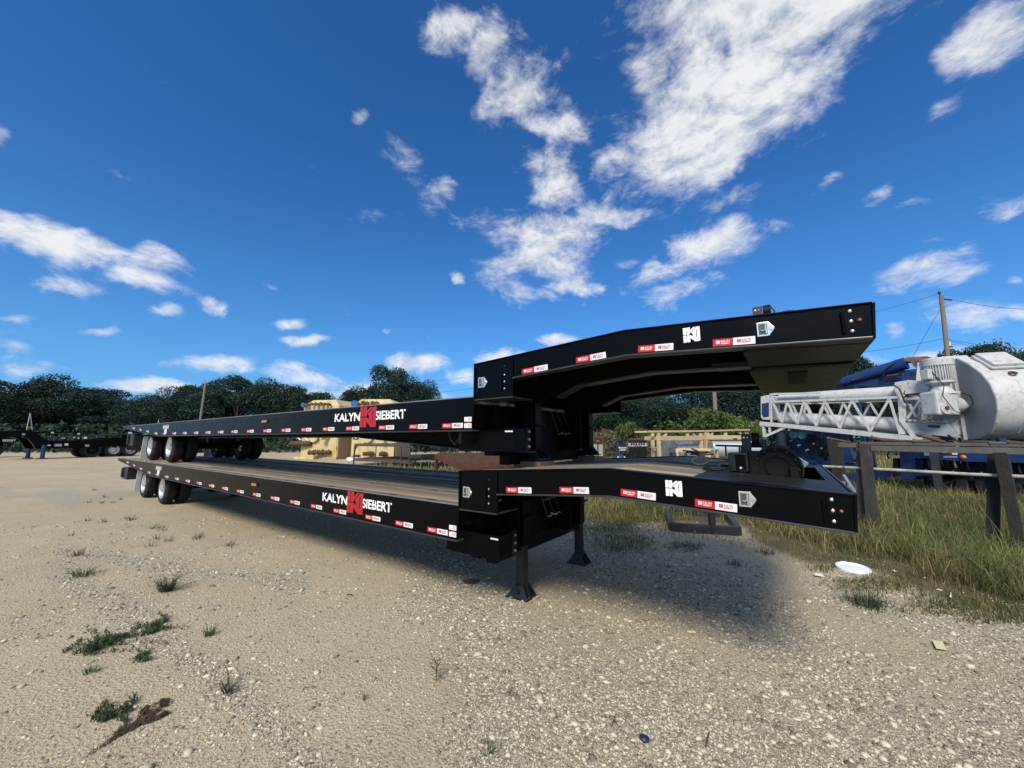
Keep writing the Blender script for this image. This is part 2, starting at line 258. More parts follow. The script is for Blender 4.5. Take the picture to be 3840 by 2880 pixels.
# ---------------------------------------------------------------- mesh building
WLOC = {}
class MB:
    def __init__(s): s.v = []; s.f = []; s.m = []
    def add(s, vs, fs, m=0):
        o = len(s.v); s.v += [Vector(p) for p in vs]; s.f += [[o+i for i in f] for f in fs]; s.m += [m]*len(fs); return s
    def poly(s, pts, m=0): return s.add(pts, [list(range(len(pts)))], m)
    def hexa(s, c, ax, ay, az, m=0):           # centre and three half vectors
        c, ax, ay, az = map(Vector, (c, ax, ay, az))
        vs = [c+ax*i+ay*j+az*k for i in (-1, 1) for j in (-1, 1) for k in (-1, 1)]
        return s.add(vs, [(0, 1, 3, 2), (4, 6, 7, 5), (0, 4, 5, 1), (2, 3, 7, 6), (0, 2, 6, 4), (1, 5, 7, 3)], m)
    def box(s, x0, x1, y0, y1, z0, z1, m=0):
        return s.hexa(((x0+x1)/2, (y0+y1)/2, (z0+z1)/2), ((x1-x0)/2, 0, 0), (0, (y1-y0)/2, 0), (0, 0, (z1-z0)/2), m)
    def bar(s, p, q, w, h=None, m=0, up=(0, 0, 1)):
        p, q = Vector(p), Vector(q); d = (q-p); h = h or w; u = Vector(up)
        sd = d.cross(u)
        if sd.length < 1e-5: sd = d.cross(Vector((1, 0, 0)))
        sd.normalize(); u2 = sd.cross(d).normalized()
        return s.hexa((p+q)/2, d/2, sd*w/2, u2*h/2, m)
    def cyl(s, p, q, r, r2=None, n=12, m=0, caps=True):
        p, q = Vector(p), Vector(q); r2 = r if r2 is None else r2; d = (q-p).normalized()
        a = d.orthogonal().normalized(); b = d.cross(a)
        vs = []
        for c, rr in ((p, r), (q, r2)):
            for i in range(n):
                t = 2*math.pi*i/n; vs.append(c+(a*math.cos(t)+b*math.sin(t))*rr)
        fs = [(i, (i+1) % n, n+(i+1) % n, n+i) for i in range(n)]
        if caps: fs += [tuple(range(n-1, -1, -1)), tuple(range(n, 2*n))]
        return s.add(vs, fs, m)
    def tube(s, pts, r, n=7, m=0, radii=None):
        pts = [Vector(p) for p in pts]; vs = []; fs = []; a = None
        for k, p in enumerate(pts):
            d = (pts[min(k+1, len(pts)-1)]-pts[max(k-1, 0)]).normalized()
            if a is None: a = d.orthogonal().normalized()
            a = (a-d*a.dot(d)).normalized(); b = d.cross(a); rr = radii[k] if radii else r
            vs += [p+(a*math.cos(2*math.pi*i/n)+b*math.sin(2*math.pi*i/n))*rr for i in range(n)]
        for k in range(len(pts)-1):
            for i in range(n):
                j = (i+1) % n; fs.append((k*n+i, k*n+j, (k+1)*n+j, (k+1)*n+i))
        fs += [tuple(range(n-1, -1, -1)), tuple((len(pts)-1)*n+i for i in range(n))]
        return s.add(vs, fs, m)
    def lathe(s, prof, o, axis, n=24, m=0, caps=False):      # prof: (radius, along)
        o = Vector(o); d = Vector(axis).normalized(); a = d.orthogonal().normalized(); b = d.cross(a); vs = []; fs = []
        for (r, h) in prof:
            vs += [o+d*h+(a*math.cos(2*math.pi*i/n)+b*math.sin(2*math.pi*i/n))*max(r, 1e-4) for i in range(n)]
        for k in range(len(prof)-1):
            for i in range(n):
                j = (i+1) % n; fs.append((k*n+i, k*n+j, (k+1)*n+j, (k+1)*n+i))
        if caps: fs += [tuple(range(n-1, -1, -1)), tuple((len(prof)-1)*n+i for i in range(n))]
        return s.add(vs, fs, m)
    def prism(s, pts, ext, m=0):                              # planar 3-D polygon swept by a vector
        pts = [Vector(p) for p in pts]; e = Vector(ext); n = len(pts)
        return s.add(pts+[p+e for p in pts], [tuple(range(n-1, -1, -1)), tuple(range(n, 2*n))]+[(i, (i+1) % n, n+(i+1) % n, n+i) for i in range(n)], m)
    def xz(s, prof, y0, y1, m=0): return s.prism([(x, y0, z) for x, z in prof], (0, y1-y0, 0), m)
    def build(s, name, mats, parent=None, smooth=None, bevel=0.0, local=False, **props):
        if not isinstance(mats, (list, tuple)): mats = [mats]
        off = WLOC.get(parent.name, Vector()) if (parent is not None and not local) else Vector()
        me = bpy.data.meshes.new(name); bm = bmesh.new(); vs = [bm.verts.new(p-off) for p in s.v]
        for f, mi in zip(s.f, s.m):
            try: bf = bm.faces.new([vs[i] for i in f]); bf.material_index = mi
            except ValueError: pass
        bmesh.ops.recalc_face_normals(bm, faces=bm.faces)
        if bevel:
            ed = [e for e in bm.edges if len(e.link_faces) == 2 and e.calc_face_angle(0) > .6]
            bmesh.ops.bevel(bm, geom=ed, offset=bevel, segments=2, affect='EDGES', profile=.6, clamp_overlap=True)
        bm.to_mesh(me); bm.free()
        for m in mats: me.materials.append(m)
        if smooth is not None:
            me.shade_smooth(); me.set_sharp_from_angle(angle=R(smooth))
        return link(name, me, parent, **props)
def link(name, me, parent=None, **props):
    o = bpy.data.objects.new(name, me); COL.objects.link(o)
    if parent is not None:
        o.parent = parent; WLOC[o.name] = WLOC.get(parent.name, Vector()).copy()
    for k, v in props.items(): o[k] = v
    return o
def tag(o, label, cat, group=None):
    o['label'] = label; o['category'] = cat
    if group: o['group'] = group
    return o
def thing(name, label, cat, loc, group=None, rotz=0.0):
    o = bpy.data.objects.new(name, None); COL.objects.link(o); o.location = loc; o.rotation_euler = (0, 0, rotz); o.empty_display_size = .2
    WLOC[o.name] = Vector(loc)
    return tag(o, label, cat, group)
def copy_tree(o, parent=None):
    c = o.copy(); COL.objects.link(c)
    if parent is not None: c.parent = parent
    for ch in list(o.children): copy_tree(ch, c)
    return c
def textmesh(txt, size, bold=0.0, extrude=0.0, align='LEFT', sx=1.0):
    cu = bpy.data.curves.new('lettering', 'FONT'); cu.body = txt; cu.size = size; cu.offset = bold; cu.extrude = extrude; cu.align_x = align; cu.resolution_u = 3
    ob = bpy.data.objects.new('lettering', cu); COL.objects.link(ob)
    dg = bpy.context.evaluated_depsgraph_get(); dg.update()
    me = bpy.data.meshes.new_from_object(ob.evaluated_get(dg)); bpy.data.objects.remove(ob); bpy.data.curves.remove(cu)
    for v in me.vertices: v.co.x *= sx
    return me
def mesh_to(mb, me, o, ex, ez, en, m=0):                      # flat lettering set on a plane
    o, ex, ez, en = map(Vector, (o, ex, ez, en))
    mb.add([o+ex*v.co.x+ez*v.co.y+en*v.co.z for v in me.vertices], [tuple(p.vertices) for p in me.polygons], m)
def npmesh(name, verts, faces_flat, loop_tot, mats, midx=None):
    me = bpy.data.meshes.new(name); nv = len(verts); nf = len(loop_tot)
    me.vertices.add(nv); me.vertices.foreach_set('co', np.asarray(verts, np.float32).ravel())
    me.loops.add(len(faces_flat)); me.loops.foreach_set('vertex_index', np.asarray(faces_flat, np.int32))
    me.polygons.add(nf); ls = np.concatenate(([0], np.cumsum(loop_tot)[:-1])).astype(np.int32)
    me.polygons.foreach_set('loop_start', ls)
    if midx is not None: me.polygons.foreach_set('material_index', np.asarray(midx, np.int32))
    me.update(calc_edges=True); me.validate()
    for m in mats: me.materials.append(m)
    return me
# ---------------------------------------------------------------- ground
from mathutils import noise as mn
def proj_np(p):
    v = p-np.array(CPOS); fw, rt, up = np.array(FW), np.array(RT), np.array(UP)
    z = v@fw; z = np.where(z < .05, .05, z)
    return CX+FOC*(v@rt)/z, CY-FOC*(v@up)/z, v@fw
GB = np.array([(1180, 1090), (1252, 1128), (1330, 1142), (1430, 1128), (1600, 1136), (1640, 1172), (1740, 1212), (1900, 1238), (2010, 1282), (2212, 1352), (2500, 1450), (4500, 2300)], float)
def grass_edge(px): return np.interp(px, GB[:, 0], GB[:, 1])
def axis(lo, hi, far, step, n):
    a = np.arange(lo, hi+.001, step); g = np.geomspace(step, far, n).cumsum(); g = g/g[-1]*far
    return np.concatenate((lo-g[::-1], a, hi+g))
gx = axis(-18, 8, 1400, .11, 34); gy = axis(-1, 16, 1400, .11, 34)
XX, YY = np.meshgrid(gx, gy, indexing='ij'); hh = np.zeros_like(XX)
rr = np.hypot(XX, YY)
hh += .010*np.sin(XX*.9+1.3*np.sin(YY*.7))*np.cos(YY*1.1+.5*XX)+.006*np.sin(3.1*XX+2.2*np.sin(1.7*YY))*np.sin(2.7*YY+1.1)+.003*np.sin(7.3*XX+2*YY)*np.sin(6.1*YY-3*XX)
hh *= np.clip(1.2-rr/40, 0, 1)
hh -= .004
GV = np.stack((XX, YY, hh), -1).reshape(-1, 3)
nx, ny = XX.shape; idx = np.arange(nx*ny).reshape(nx, ny)
GFc = np.stack((idx[:-1, :-1], idx[1:, :-1], idx[1:, 1:], idx[:-1, 1:]), -1).reshape(-1, 4)
M_ground = bpy.data.materials.new('dirt_and_gravel'); M_ground.use_nodes = True
def ground_nodes(m):
    t = m.node_tree; n = t.nodes; L = t.links.new; b = n['Principled BSDF']; b.inputs['Roughness'].default_value = .95; b.inputs['Specular IOR Level'].default_value = .2
    co = n.new('ShaderNodeTexCoord').outputs['Object']
    def N(s, d=6, r=.6, dist=0):
        q = n.new('ShaderNodeTexNoise'); q.inputs['Scale'].default_value = s; q.inputs['Detail'].default_value = d; q.inputs['Roughness'].default_value = r; q.inputs['Distortion'].default_value = dist; L(co, q.inputs['Vector']); return q.outputs['Fac']
    def MR(v, a, b_, c=0, d=1):
        q = n.new('ShaderNodeMapRange'); L(v, q.inputs[0])
        for i, x in enumerate((a, b_, c, d)): q.inputs[i+1].default_value = x
        return q.outputs[0]
    def MX(f, a, b_, bt='MIX'):
        q = n.new('ShaderNodeMixRGB'); q.blend_type = bt
        for i, v in enumerate((f, a, b_)):
            if hasattr(v, 'links'): L(v, q.inputs[i])
            elif i == 0: q.inputs[0].default_value = v
            else: q.inputs[i].default_value = (*v, 1)
        return q.outputs[0]
    def MM(op, a, b_):
        q = n.new('ShaderNodeMath'); q.operation = op
        for i, v in enumerate((a, b_)):
            if hasattr(v, 'links'): L(v, q.inputs[i])
            else: q.inputs[i].default_value = v
        return q.outputs[0]
    at = n.new('ShaderNodeAttribute'); at.attribute_name = 'cover'; cov = n.new('ShaderNodeSeparateColor'); L(at.outputs['Color'], cov.inputs[0])
    c = MX(MR(N(.55, 6, .62, .4), .36, .64), (.44, .345, .215), (.50, .405, .265))
    c = MX(MR(N(.23, 5), .5, .68), c, (.53, .46, .33))
    c = MX(MR(N(2.3, 6, .7), .40, .72, 0, .55), c, (.32, .25, .17))
    c = MX(MM('MULTIPLY', MR(N(.35, 4, .55, .8), .42, .62), .6), c, (.52, .43, .29))
    c = MX(MM('MULTIPLY', cov.outputs[1], MR(N(3.0, 5, .7), .2, .7, .35, .9)), c, (.365, .335, .262))
    # pebbles: many sizes
    for sc_, lo, hi, lightc, darkc, amt in ((26, .0, .16, (.56, .52, .42), (.22, .185, .135), .6), (60, .0, .20, (.56, .52, .42), (.17, .145, .105), .8), (140, 0, .25, (.56, .51, .40), (.15, .13, .092), .85)):
        v = n.new('ShaderNodeTexVoronoi'); v.inputs['Scale'].default_value = sc_; v.inputs['Randomness'].default_value = 1; L(co, v.inputs['Vector'])
        sp = n.new('ShaderNodeSeparateColor'); L(v.outputs['Color'], sp.inputs[0])
        pc = MX(sp.outputs[0], darkc, lightc)
        mask = MM('MULTIPLY', MR(v.outputs['Distance'], .55, .30), MR(sp.outputs[1], .35, .5))
        zone = MR(N(.8, 5, .65), .38, .62, .35, 1.0)
        gz = MM('MAXIMUM', MM('MULTIPLY', zone, amt), MM('MULTIPLY', cov.outputs[1], .85))
        c = MX(MM('MULTIPLY', mask, gz), c, pc)
        last = v
    c = MX(cov.outputs[0], c, MX(MR(N(1.7), .35, .65), (.085, .078, .034), (.15, .125, .065)))
    L(c, b.inputs['Base Color'])
    h = MM('ADD', MM('MULTIPLY', N(38, 8, .75), 1.0), MM('MULTIPLY', MR(last.outputs['Distance'], 0, .6, 1, 0), .35))
    v2 = n.new('ShaderNodeTexVoronoi'); v2.inputs['Scale'].default_value = 45; L(co, v2.inputs['Vector'])
    h = MM('ADD', h, MM('MULTIPLY', MR(v2.outputs['Distance'], .1, .6, 1, 0), .7))
    bp = n.new('ShaderNodeBump'); bp.inputs['Strength'].default_value = .8; bp.inputs['Distance'].default_value = .010; L(h, bp.inputs['Height']); L(bp.outputs[0], b.inputs['Normal'])
ground_nodes(M_ground)
gme = npmesh('ground', GV, GFc.ravel(), np.full(len(GFc), 4), [M_ground])
pxg, pyg, zg = proj_np(np.stack((GV[:, 0], GV[:, 1], np.zeros(len(GV))), -1))
def in_grass(px, py, x, y, z, soft=14.0):
    a = np.clip((grass_edge(px)-py)/soft+.5, 0, 1)*(px > 1180)*(z > .5)
    b_ = np.clip((y-9.0)/1.5, 0, 1)*np.clip((x+20)/2.0, 0, 1)*(z > .5)      # behind the trailers, towards the tanks
    far = (z > 52)*1.0
    return np.maximum(np.maximum(a, b_), far)
cov = in_grass(pxg, pyg, GV[:, 0], GV[:, 1], zg)
GL = [([(150, 1195), (260, 1205), (400, 1235), (540, 1248), (640, 1262)], 24), ([(150, 1250), (240, 1300), (330, 1375), (450, 1448), (545, 1512), (620, 1590), (710, 1680)], 44), ([(1000, 1290), (1080, 1400), (1100, 1520), (1080, 1659)], 120), ([(1300, 1180), (1500, 1260), (1700, 1400), (1900, 1500)], 110), ([(1250, 1480), (1600, 1560), (2000, 1600), (2300, 1560)], 190), ([(1800, 1270), (2000, 1330), (2250, 1420)], 70), ([(860, 1150), (1000, 1215)], 20), ([(0, 1060), (160, 1080), (330, 1062)], 14)]
def seg_dist(px, py, pts):
    r = np.full_like(px, 1e9)
    for (x0, y0), (x1, y1) in zip(pts, pts[1:]):
        dx, dy = x1-x0, y1-y0; t = np.clip(((px-x0)*dx+(py-y0)*dy)/(dx*dx+dy*dy), 0, 1); r = np.minimum(r, np.hypot(px-x0-t*dx, (py-y0-t*dy)*1.25))
    return r
def gravel_zone(px, py):
    g = np.zeros_like(px)
    wob = 9*np.sin(px*.021+py*.013)+6*np.sin(px*.05-py*.043)
    for pts, w in GL: g = np.maximum(g, np.clip(1.35-(seg_dist(px, py, pts)+wob)/w, 0, 1))
    return g
gz_ = gravel_zone(pxg, pyg)*(zg > .5)
ca = gme.color_attributes.new('cover', 'FLOAT_COLOR', 'POINT')
ca.data.foreach_set('color', np.stack((cov, gz_, np.zeros_like(cov), np.ones_like(cov)), -1).astype(np.float32).ravel())
gme.shade_smooth()
gnd = link('ground', gme); gnd['kind'] = 'structure'
def gz(x, y):
    r = np.hypot(x, y)
    h = .010*np.sin(x*.9+1.3*np.sin(y*.7))*np.cos(y*1.1+.5*x)+.006*np.sin(3.1*x+2.2*np.sin(1.7*y))*np.sin(2.7*y+1.1)+.003*np.sin(7.3*x+2*y)*np.sin(6.1*y-3*x)
    return h*np.clip(1.2-r/40, 0, 1)-.004

# loose stones lying on the yard
phi = (1+5**.5)/2
ICO = np.array([(-1, phi, 0), (1, phi, 0), (-1, -phi, 0), (1, -phi, 0), (0, -1, phi), (0, 1, phi), (0, -1, -phi), (0, 1, -phi), (phi, 0, -1), (phi, 0, 1), (-phi, 0, -1), (-phi, 0, 1)], float)/math.hypot(1, phi)
ICF = np.array([(0, 11, 5), (0, 5, 1), (0, 1, 7), (0, 7, 10), (0, 10, 11), (1, 5, 9), (5, 11, 4), (11, 10, 2), (10, 7, 6), (7, 1, 8), (3, 9, 4), (3, 4, 2), (3, 2, 6), (3, 6, 8), (3, 8, 9), (4, 9, 5), (2, 4, 11), (6, 2, 10), (8, 6, 7), (9, 8, 1)])
M_stone = mat('limestone_gravel', (.40, .362, .278), rough=.95, spec=.1, island=.55, var=.15, vscale=40)
OCV = np.array([(1, 0, 0), (-1, 0, 0), (0, 1, 0), (0, -1, 0), (0, 0, 1), (0, 0, -1)], float); OCF = np.array([(0, 2, 4), (2, 1, 4), (1, 3, 4), (3, 0, 4), (2, 0, 5), (1, 2, 5), (3, 1, 5), (0, 3, 5)])
def stones(N, rlo, rhi, med, seed, BV, BF, base, jit):
    g = np.random.default_rng(seed)
    r = rlo*(rhi/rlo)**g.random(N); a0 = math.atan2(FH.y, FH.x); th = a0+np.radians(g.uniform(-62, 62, N))
    x, y = r*np.cos(th), r*np.sin(th)
    px, py, z = proj_np(np.stack((x, y, np.zeros(N)), -1))
    cl = .5+.5*np.sin(2.1*x+1.7*np.sin(1.3*y))*np.sin(1.9*y+.8*np.cos(1.1*x)); c2 = .5+.5*np.sin(5.3*x+2*np.sin(3.1*y))*np.sin(4.7*y+1.3*np.cos(2.9*x))
    keep = g.random(N) < np.clip(base+gravel_zone(px, py)*(.45+.55*c2)+.25*cl**3, 0, 1)*(1-.85*in_grass(px, py, x, y, z))
    x, y, r = x[keep], y[keep], r[keep]; n = len(x); nv = len(BV)
    s = np.minimum(med*np.exp(g.normal(0, .45, n))*np.clip(.7+r/8, .8, 1.7), .034)
    v = np.repeat(BV[None], n, 0)*(1+g.normal(0, jit, (n, nv, 1)))
    sc3 = np.stack((s*g.uniform(.8, 1.4, n), s*g.uniform(.6, 1.0, n), s*g.uniform(.3, .65, n)), -1)
    v = v*sc3[:, None]; t = g.uniform(0, 2*math.pi, n); c, sn = np.cos(t), np.sin(t)
    w = np.empty_like(v); w[..., 0] = v[..., 0]*c[:, None]-v[..., 1]*sn[:, None]; w[..., 1] = v[..., 0]*sn[:, None]+v[..., 1]*c[:, None]; w[..., 2] = v[..., 2]
    w[..., 0] += x[:, None]; w[..., 1] += y[:, None]; w[..., 2] += (gz(x, y)+sc3[:, 2]*.12)[:, None]
    f = BF[None]+nv*np.arange(n)[:, None, None]
    return w.reshape(-1, 3), f.reshape(-1, 3)
for N_, rh, md, sd, bv, bf, bs, jt in ((430000, 12, .0046, 3, OCV, OCF, .10, .24), (30000, 14, .0092, 4, ICO, ICF, .03, .16)):
    sv, sf = stones(N_, 1.7, rh, md, sd, bv, bf, bs, jt)
    o = link('loose_gravel', npmesh('gravel', sv, sf.ravel(), np.full(len(sf), 3), [M_stone])); o['kind'] = 'stuff'
# ---------------------------------------------------------------- lettering helpers
def fit_text(mb, txt, o, ex, ez, en, w, h, bold=.02, m=0):      # lower left corner o, width w, height h
    me = textmesh(txt, 1.0, bold)
    xs = [v.co.x for v in me.vertices]; ys = [v.co.y for v in me.vertices]
    sx = w/(max(xs)-min(xs)); sy = h/(max(ys)-min(ys)); x0 = min(xs); y0 = min(ys)
    for v in me.vertices: v.co.x = (v.co.x-x0)*sx; v.co.y = (v.co.y-y0)*sy; v.co.z = 0
    mesh_to(mb, me, o, ex, ez, en, m); bpy.data.meshes.remove(me)
KN = [[(0, 0), (.19, 0), (.19, .48), (0, .48)],
      [(.215, 0), (.42, 0), (.42, .22), (.62, .02), (.78, .02), (.42, .36), (.42, .42), (.38, .48), (.215, .48)],
      [(.45, .385), (.78, .065), (.78, .80), (.565, .62), (.565, .43)], [(.78, .065), (.83, .02), (1, .02), (1, .19), (.78, .19)],
      [(.82, .19), (1, .19), (1, 1), (.82, .84)], [(.78, .74), (.82, .74), (.82, .84), (.78, .80)],
      [(0, .52), (.19, .52), (.19, 1), (0, 1)], [(.215, .52), (.41, .52), (.41, 1), (.215, 1)],
      [(.41, .53), (.53, .60), (.97, 1.0), (.70, 1.0), (.41, .72)]]
def kn_logo(mb, o, ex, ez, en, w, h, m=0, th=.002):
    o, ex, ez, en = map(Vector, (o, ex, ez, en))
    for p in KN: mb.prism([o+ex*u*w+ez*(1-v)*h for u, v in p], en*th, m)

# ---------------------------------------------------------------- the drop deck trailer (built once where the lower one stands)
YN, YF = 2.64, 5.24
LT = thing('flatbed_trailer', 'lower black drop deck trailer, standing on the gravel and carrying the other trailer', 'trailer', (-2.5, YN, 0), 'black drop deck trailers stacked in pair')
EN = (0, -1, 0); EX = (1, 0, 0); EZ = (0, 0, 1)
def rail_profile(): return [(-17.17, 1.045), (-2.5, 1.05), (-2.52, .747), (-12.99, .742), (-17.05, 1.015)]
NT = [(-2.508, 1.356), (-1.075, 1.44), (.232, 1.370)]             # neck top line
def ztop(x):
    for (a, b) in zip(NT, NT[1:]):
        if x <= b[0]: return a[1]+(b[1]-a[1])*(x-a[0])/(b[0]-a[0])
    return NT[-1][1]
for y0, s in ((YN, 1), (YF, -1)):
    r = MB(); r.xz(rail_profile(), y0, y0+s*.012); r.build('side_rail', M_black, LT, bevel=.003)
    r = MB(); r.xz([(-2.5, .735), (-2.5, .747), (-12.99, .742), (-17.05, 1.015), (-17.08, 1.003), (-12.99, .728)], y0-s*.022, y0+s*.075)
    r.build('bottom_flange', M_flange, LT, bevel=.003)
    r = MB(); r.box(-17.17, -2.5, min(y0-s*.004, y0+s*.10), max(y0-s*.004, y0+s*.10), 1.046, 1.058); r.build('top_cap', M_steelstrip, LT, bevel=.003)
    sp = MB()
    k = -16.4
    while k < -2.8:
        sp.box(k, k+.13, min(y0+s*.03, y0+s*.055), max(y0+s*.03, y0+s*.055), 1.0575, 1.0605); k += .61
    sp.build('stake_pocket', M_inkblack, LT, kind='stuff')
    # neck side plate with its bottom and top lips
    n = MB(); n.xz([(-2.508, 1.356), (-1.075, 1.44), (.232, 1.37), (.222, 1.185), (-1.07, 1.257), (-2.06, 1.187), (-2.06, 1.025), (-2.49, 1.022)], y0, y0+s*.012)
    n.build('neck_side_plate', M_black, LT, bevel=.004)
    n = MB(); n.xz([(.222, 1.176), (.222, 1.187), (-1.07, 1.259), (-2.06, 1.189), (-2.06, 1.177), (-1.07, 1.247)], y0-s*.016, y0+s*.09)
    n.xz([(-2.49, 1.012), (-2.49, 1.023), (-2.06, 1.026), (-2.06, 1.015)], y0-s*.012, y0+s*.30)
    n.build('neck_bottom_lip', M_flange, LT, bevel=.003)
    n = MB(); n.xz([(-2.51, 1.358), (-1.075, 1.442), (.236, 1.372), (.236, 1.362), (-1.075, 1.431), (-2.51, 1.347)], y0-s*.010, y0+s*.08)
    n.build('neck_top_lip', M_black, LT, bevel=.003)
    w = MB()                                                      # weld bead between box and neck plate
    w.bar((-2.062, y0-s*.004, 1.03), (-2.062, y0-s*.004, 1.385), .012, .012); w.build('weld_rib', M_black, LT); w = MB(); w.bar((-2.496, y0-s*.004, 1.03), (-2.496, y0-s*.004, 1.35), .014, .014); w.build('weld_rib', M_black, LT)
rv = MB()
for q in range(30): rv.lathe([(.016, 0), (.010, .004), (0, .005)], (-11.2+.275*q, YN, .968), EN, 8)
rv.build('rivet_dimple', M_black, LT, smooth=60, kind='stuff')
# deck: planks and steel strips
bay = (2.6-.2-4*.09)/5
for b in range(5):
    yb = YN+.10+b*(bay+.09)
    if b:
        st = MB(); st.box(-17.12, -2.515, yb-.088, yb-.002, 1.035, 1.052); st.build('steel_strip', M_steelstrip, LT, bevel=.002)
        st = MB(); st.xz([(-2.49, 1.353), (-1.075, 1.437), (-.54, 1.408), (-.54, 1.396), (-1.075, 1.425), (-2.49, 1.341)], yb-.088, yb-.002); st.build('steel_strip', M_steelstrip, LT, bevel=.002)
        sl = MB(); k = -16+.3*b
        while k < -2.9: sl.box(k, k+.12, yb-.055, yb-.035, 1.0505, 1.0535); k += 1.22
        sl.build('lashing_slot', M_inkblack, LT, kind='stuff')
    pw = bay/3
    for j in range(3):
        ya, yc = yb+j*pw+.003, yb+(j+1)*pw-.003
        cut = -9.0+random.uniform(-1.5, 1.5)
        for xa, xb in ((-17.12, cut-.003), (cut+.003, -2.515)):
            p = MB(); dz = random.uniform(-.003, .003); p.box(xa, xb, ya, yc, 1.0, 1.043+dz); p.build('plank', M_plank, LT, bevel=.002)
        p = MB(); dz = random.uniform(-.002, .002); p.xz([(-2.49, 1.348+dz), (-1.078, 1.432+dz), (-1.078, 1.40), (-2.49, 1.316)], ya, yc); p.build('plank', M_plank, LT, bevel=.002)
        p = MB(); p.xz([(-1.072, 1.432+dz), (-.545, 1.404+dz), (-.545, 1.372), (-1.072, 1.40)], ya, yc); p.build('plank', M_plank, LT, bevel=.002)
# neck rear bulkhead, front plates, black front deck with its opening
m = MB(); m.box(-2.508, -2.494, YN+.013, YF-.013, 1.03, 1.345); m.build('rear_bulkhead', M_black, LT, bevel=.003)
m = MB()
def topplate(xa, xb, ya, yb): m.prism([(xa, ya, ztop(xa)-.004), (xb, ya, ztop(xb)-.004), (xb, yb, ztop(xb)-.004), (xa, yb, ztop(xa)-.004)], (0, 0, -.012))
topplate(-.54, .232, YN+.082, 3.42); topplate(-.54, -.30, 3.422, 5.16); topplate(.17, .232, 3.422, 5.16); topplate(-.298, .168, 4.98, 5.16)
m.build('front_deck_plate', M_blackplate, LT, bevel=.002)
m = MB(); m.box(-.30, .17, 3.424, 4.978, 1.19, 1.205); m.build('well_floor', M_blackmatte, LT)
m = MB(); m.prism([(.222, YN+.013, 1.18), (.238, YN+.013, 1.372), (.238, YF-.013, 1.372), (.222, YF-.013, 1.18)], (.014, 0, 0)); m.build('front_plate', M_black, LT, bevel=.004)
m = MB()
for q in range(22):                                               # weld stitches along the plate edge
    x = -.5+q*.033; m.hexa((x, YN+.083, ztop(x)+.0005), (.010, 0, 0), (0, .004, 0), (0, 0, .003))
m.build('weld_bead', M_flange, LT, kind='stuff')
# underside of the neck: pan panels, longitudinal beams
m = MB(); m.xz([(-.30, 1.215), (.218, 1.180), (.218, 1.172), (-.36, 1.190), (-.36, 1.205)], YN+.10, 3.28); m.build('bottom_pan', M_blackplate, LT, bevel=.003)
m = MB(); m.xz([(-.33, 1.200), (.218, 1.176), (.218, 1.164), (-.38, 1.170)], 3.40, 5.14); m.build('bottom_pan', M_blackplate, LT, bevel=.003)
m = MB(); m.xz([(-.60, 1.206), (.221, 1.184), (.221, 1.190), (-.60, 1.2135)], 3.10, 3.50); m.build('closing_plate', M_blackmatte, LT)
m = MB(); m.box(-.14, -.02, 3.55, 4.25, 1.155, 1.176); m.build('coupler_plate', M_blackmatte, LT, bevel=.003)
for y in (3.30, 4.42):
    b_ = MB(); b_.xz([(-2.3, 1.33), (-1.075, 1.40), (-.2, 1.36), (-.36, 1.20), (-1.07, 1.225), (-1.75, 1.17), (-2.1, 1.06), (-2.42, .98), (-2.46, .54), (-2.6, .54), (-2.6, 1.1)], y, y+.014); b_.build('neck_beam', M_underside, LT)
    b_ = MB(); b_.xz([(-.36, 1.20), (-1.07, 1.225), (-1.75, 1.17), (-1.98, 1.07), (-1.975, 1.058), (-1.745, 1.158), (-1.07, 1.213), (-.36, 1.188)], y-.06, y+.074); b_.build('beam_flange', M_flange, LT)
    b_ = MB(); b_.xz([(-16.2, 1.0), (-2.3, 1.0), (-2.3, .54), (-3.0, .54), (-5.4, .70), (-12.6, .70), (-16.2, .95)], y, y+.014); b_.build('main_beam', M_underside, LT)
    b_ = MB(); b_.xz([(-2.3, .54), (-3.0, .54), (-5.4, .70), (-12.6, .70), (-12.6, .688), (-5.4, .688), (-3.0, .528), (-2.3, .528)], y-.06, y+.074); b_.build('beam_flange', M_flange, LT)
m = MB(); m.box(-16.0, -2.6, YN+.09, YF-.09, .955, .985); m.build('deck_pan', M_underside, LT)
for q in range(24):
    c = MB(); x = -16.0+q*.58; c.box(x, x+.06, YN+.08, YF-.08, .86 if x > -13.2 else .97, .953); c.build('cross_member', M_underside, LT)
m = MB(); m.box(-2.66, -2.53, 2.98, 5.02, .50, 1.0); m.box(-2.64, -2.52, 3.2, 5.02, .40, .56); m.build('cross_bulkhead', M_underside, LT, bevel=.006)
hz = MB()
for q in range(3):
    yq = 4.05+.14*q; hz.tube([(-2.50, yq, .98), (-2.46, yq+.08, .74+.03*(q % 3)), (-2.44, yq+.25, .68), (-2.46, yq+.36, .78), (-2.50, yq+.4, .98)], .012, 6)
hz.build('air_hose', M_hose, LT, smooth=40, kind='stuff')
gl = MB()
for q in range(5): gl.cyl((-2.47, 4.15+.08*q, .72+.03*(q % 2)), (-2.44, 4.19+.08*q, .73), .012, n=8)
gl.build('hose_coupling', M_zinc, LT, kind='stuff')
# toolbox with label, bolts
tb = MB(); tb.box(-2.93, -2.24, 2.90, 3.10, .545, .765); tb = tb.build('toolbox', M_black, LT, bevel=.006)
q_ = MB(); q_.box(-2.34, -2.25, 2.897, 2.9, .728, .742); q_.build('label_sticker', M_letter, tb)
q_ = MB(); q_.box(-2.40, -2.236, 3.102, 3.175, .55, .775); q_.build('bracket', M_blackmatte, tb)
for z in (.59, .66, .735):
    q_ = MB(); q_.cyl((-2.236, 3.14, z), (-2.222, 3.14, z), .013, n=6); q_.build('bolt', M_bolt, tb)
